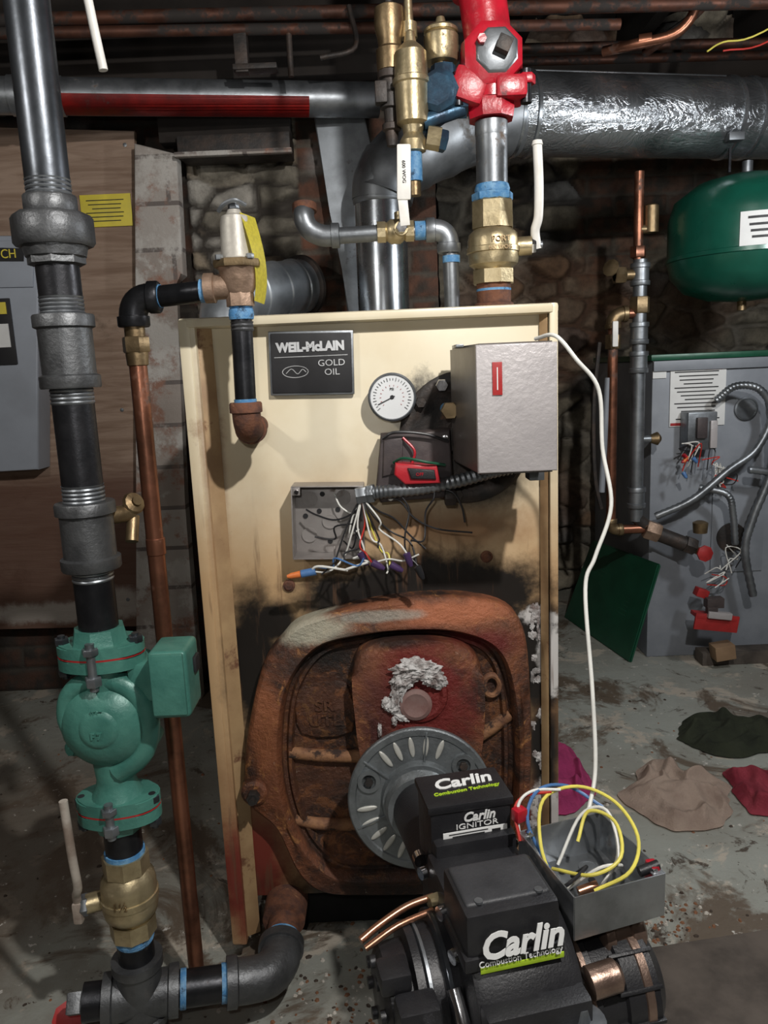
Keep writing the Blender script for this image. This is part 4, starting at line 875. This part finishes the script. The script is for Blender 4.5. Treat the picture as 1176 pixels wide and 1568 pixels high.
o.tube([(.17,-.36,.40),(.20,-.34,.445),(.225,-.35,.455),(.225,-.39,.43),(.20,-.41,.405)],.0018,WW,8)
o.tube([(.16,-.37,.40),(.14,-.35,.445),(.155,-.33,.470),(.19,-.32,.468),(.225,-.335,.45)],.0019,WB,8)
o.tube([(.13,-.36,.43),(.128,-.34,.455),(.143,-.33,.465),(.17,-.33,.468)],.0019,WR,8);o.tube([(.13,-.355,.43),(.132,-.34,.460),(.150,-.33,.470),(.18,-.33,.470)],.0017,WW,8)
o.tube([(.18,-.38,.40),(.19,-.40,.425),(.165,-.42,.42),(.15,-.40,.40)],.0019,WK,8)
o.tube([(.17,-.40,.40),(.20,-.41,.43),(.225,-.40,.425),(.23,-.37,.40)],.0018,WW,8)
for c,m in (((.178,-.415,.408),COPB),((.235,-.425,.435),BPL)):o.cyl(c,V(c)+V((.02,.004,.004)),.005,m)
o.box((.132,-.345,.452),(.014,.012,.014),REDP,.002,RZ(30));o.box((.250,-.42,.430),(.010,.014,.022),REDP,.002,RZ(10))
o.done()
# ------------------------------------------------------------------ floor items
def rag(name,cx,cy,sx,sy,h,m,seed,z0=.004):
    t=bmesh.new();n=80;g={}
    for j in range(n+1):
        for i in range(n+1):
            u=i/n*2-1;v=j/n*2-1
            a=u*math.sqrt(1-v*v/2);bb=v*math.sqrt(1-u*u/2);rad=math.hypot(a,bb);an=math.atan2(bb,a)
            k=1+.45*noise.noise(V((math.cos(an)*1.3,math.sin(an)*1.3,seed)))+.10*noise.noise(V((math.cos(an)*4,math.sin(an)*4,seed)))
            w=noise.noise_vector(V((a*1.2,bb*1.2,seed)))*.7
            r1=math.sin((a*1.3+bb*2.2)*3.2+w.x*7+seed)*.5+.5
            r2=math.sin((a*2.6-bb*1.2)*3.6+w.y*8+seed*2)*.5+.5
            f3=noise.noise(V((a*6,bb*6,seed)))
            e=min(1,(1-rad)*3.5)
            z=z0+h*e*(.25+.45*r1**1.6+.30*r2**2+.12*f3)
            g[i,j]=t.verts.new((cx+a*k*sx,cy+bb*k*sy,max(z,.004)))
    for j in range(n):
        for i in range(n):t.faces.new((g[i,j],g[i+1,j],g[i+1,j+1],g[i,j+1]))
    o=O(name);bmesh.ops.solidify(t,geom=t.faces[:],thickness=-.002);o.add(t,m);return o.done(80)
rag('beige_rag',.615,.41,.11,.12,.040,rag_mat('beige_cloth',(.58,.46,.38),(.44,.33,.27)),2.3)
rag('red_towel',.80,.40,.09,.10,.035,rag_mat('red_cloth',(.45,.07,.10),(.25,.02,.04)),5.1)
rag('dark_rag',.84,.66,.15,.09,.045,rag_mat('dark_cloth',(.055,.065,.04),(.025,.03,.02)),8.2)
rag('pink_cloth',.37,.50,.07,.15,.04,rag_mat('pink_cloth',(.62,.08,.25),(.45,.05,.18)),3.6)
o=O('wooden_floor_plank');o.box((.62,-.13,.02),(.7,.20,.04),WOODB,.004,RZ(8));o.done()
o=O('floor_debris')
rr=random.Random(9)
CH=[mat('chip_rust',(.20,.09,.045),.9,0,bump=0),mat('chip_pale',(.45,.42,.37),.9,0,bump=0),mat('chip_dark',(.05,.035,.025),.9,0,bump=0)]
for i in range(900):
    if i<380: cx,cy=.38+rr.gauss(0,.08),.04+rr.gauss(0,.05)
    elif i<520:cx,cy=-.10+rr.gauss(0,.06),-.1+rr.gauss(0,.06)
    else: cx,cy=rr.uniform(-1.2,1.4),rr.uniform(-.3,1.0)
    s=rr.uniform(.0015,.005)
    t=bmesh.new();bmesh.ops.create_cone(t,segments=5,radius1=s,radius2=s*.6,depth=s*.5,cap_ends=True)
    o.add(t,rr.choice(CH if i>520 else [CH[0],CH[0],CH[2],CH[1]]),Matrix.Translation((cx,cy,s*.25))@Matrix.Rotation(rr.random()*6,4,'Z')@Matrix.Diagonal((1,rr.uniform(.5,1.4),1,1)))
o.done()
o=O('red_hose_valve');o.lathe((-.475,-.16,.05),(.2,-.6,.5),[(0,.018),(.004,.022),(.008,.022),(.011,.010),(.011,0)],REDD,8);o.cyl((-.475,-.16,.0),(-.475,-.14,.05),.010,BRASSD);o.done()
o=O('floor_cord');o.tube([(.28,-.27,.004),(.36,-.26,.004),(.44,-.28,.004),(.55,-.30,.004)],.004,WW,8);o.done()
# ------------------------------------------------------------------ lights
def light(name,kind,loc,e,col=(1,1,1),size=.1):
    l=bpy.data.lights.new(name,kind);l.energy=e;l.color=col
    if kind=='POINT':l.shadow_soft_size=size
    ob=bpy.data.objects.new(name,l);ob.location=loc
    SC.collection.objects.link(ob);return ob
light('work_lamp','POINT',(.38,-1.0,1.62),62,(1,.965,.925),.02)
light('phone_torch','POINT',(-.05,-1.12,1.02),5,(1,.98,.95),.015)
light('left_fill','POINT',(-.85,-.8,1.45),12,(1,.96,.91),.04)  # unseen fill light, added to lift the left side
light('back_fill','POINT',(1.1,.15,1.30),19,(.96,.98,1),.05)  # added light without a real source, brightens the right background
w=bpy.data.worlds.new('w');SC.world=w;w.use_nodes=True;w.node_tree.nodes['Background'].inputs[0].default_value=(.6,.65,.75,1);w.node_tree.nodes['Background'].inputs[1].default_value=.02
# ------------------------------------------------------------------ camera
cd=bpy.data.cameras.new('camera');cam=bpy.data.objects.new('camera',cd);SC.collection.objects.link(cam)
cd.sensor_fit='VERTICAL';cd.sensor_height=32;cd.lens=24;cd.clip_start=.02
p=math.radians(10.5);r=math.radians(2.47)
f=V((0,math.cos(p),-math.sin(p)));u0=V((0,math.sin(p),math.cos(p)));r0=V((1,0,0))
cx=r0*math.cos(r)-u0*math.sin(r);cy=r0*math.sin(r)+u0*math.cos(r)
M=Matrix((cx,cy,-f)).transposed().to_4x4();M.translation=V((0,-1.1,.93));cam.matrix_world=M
SC.camera=cam
SC.view_settings.view_transform='Standard'
SC.view_settings.exposure=.12
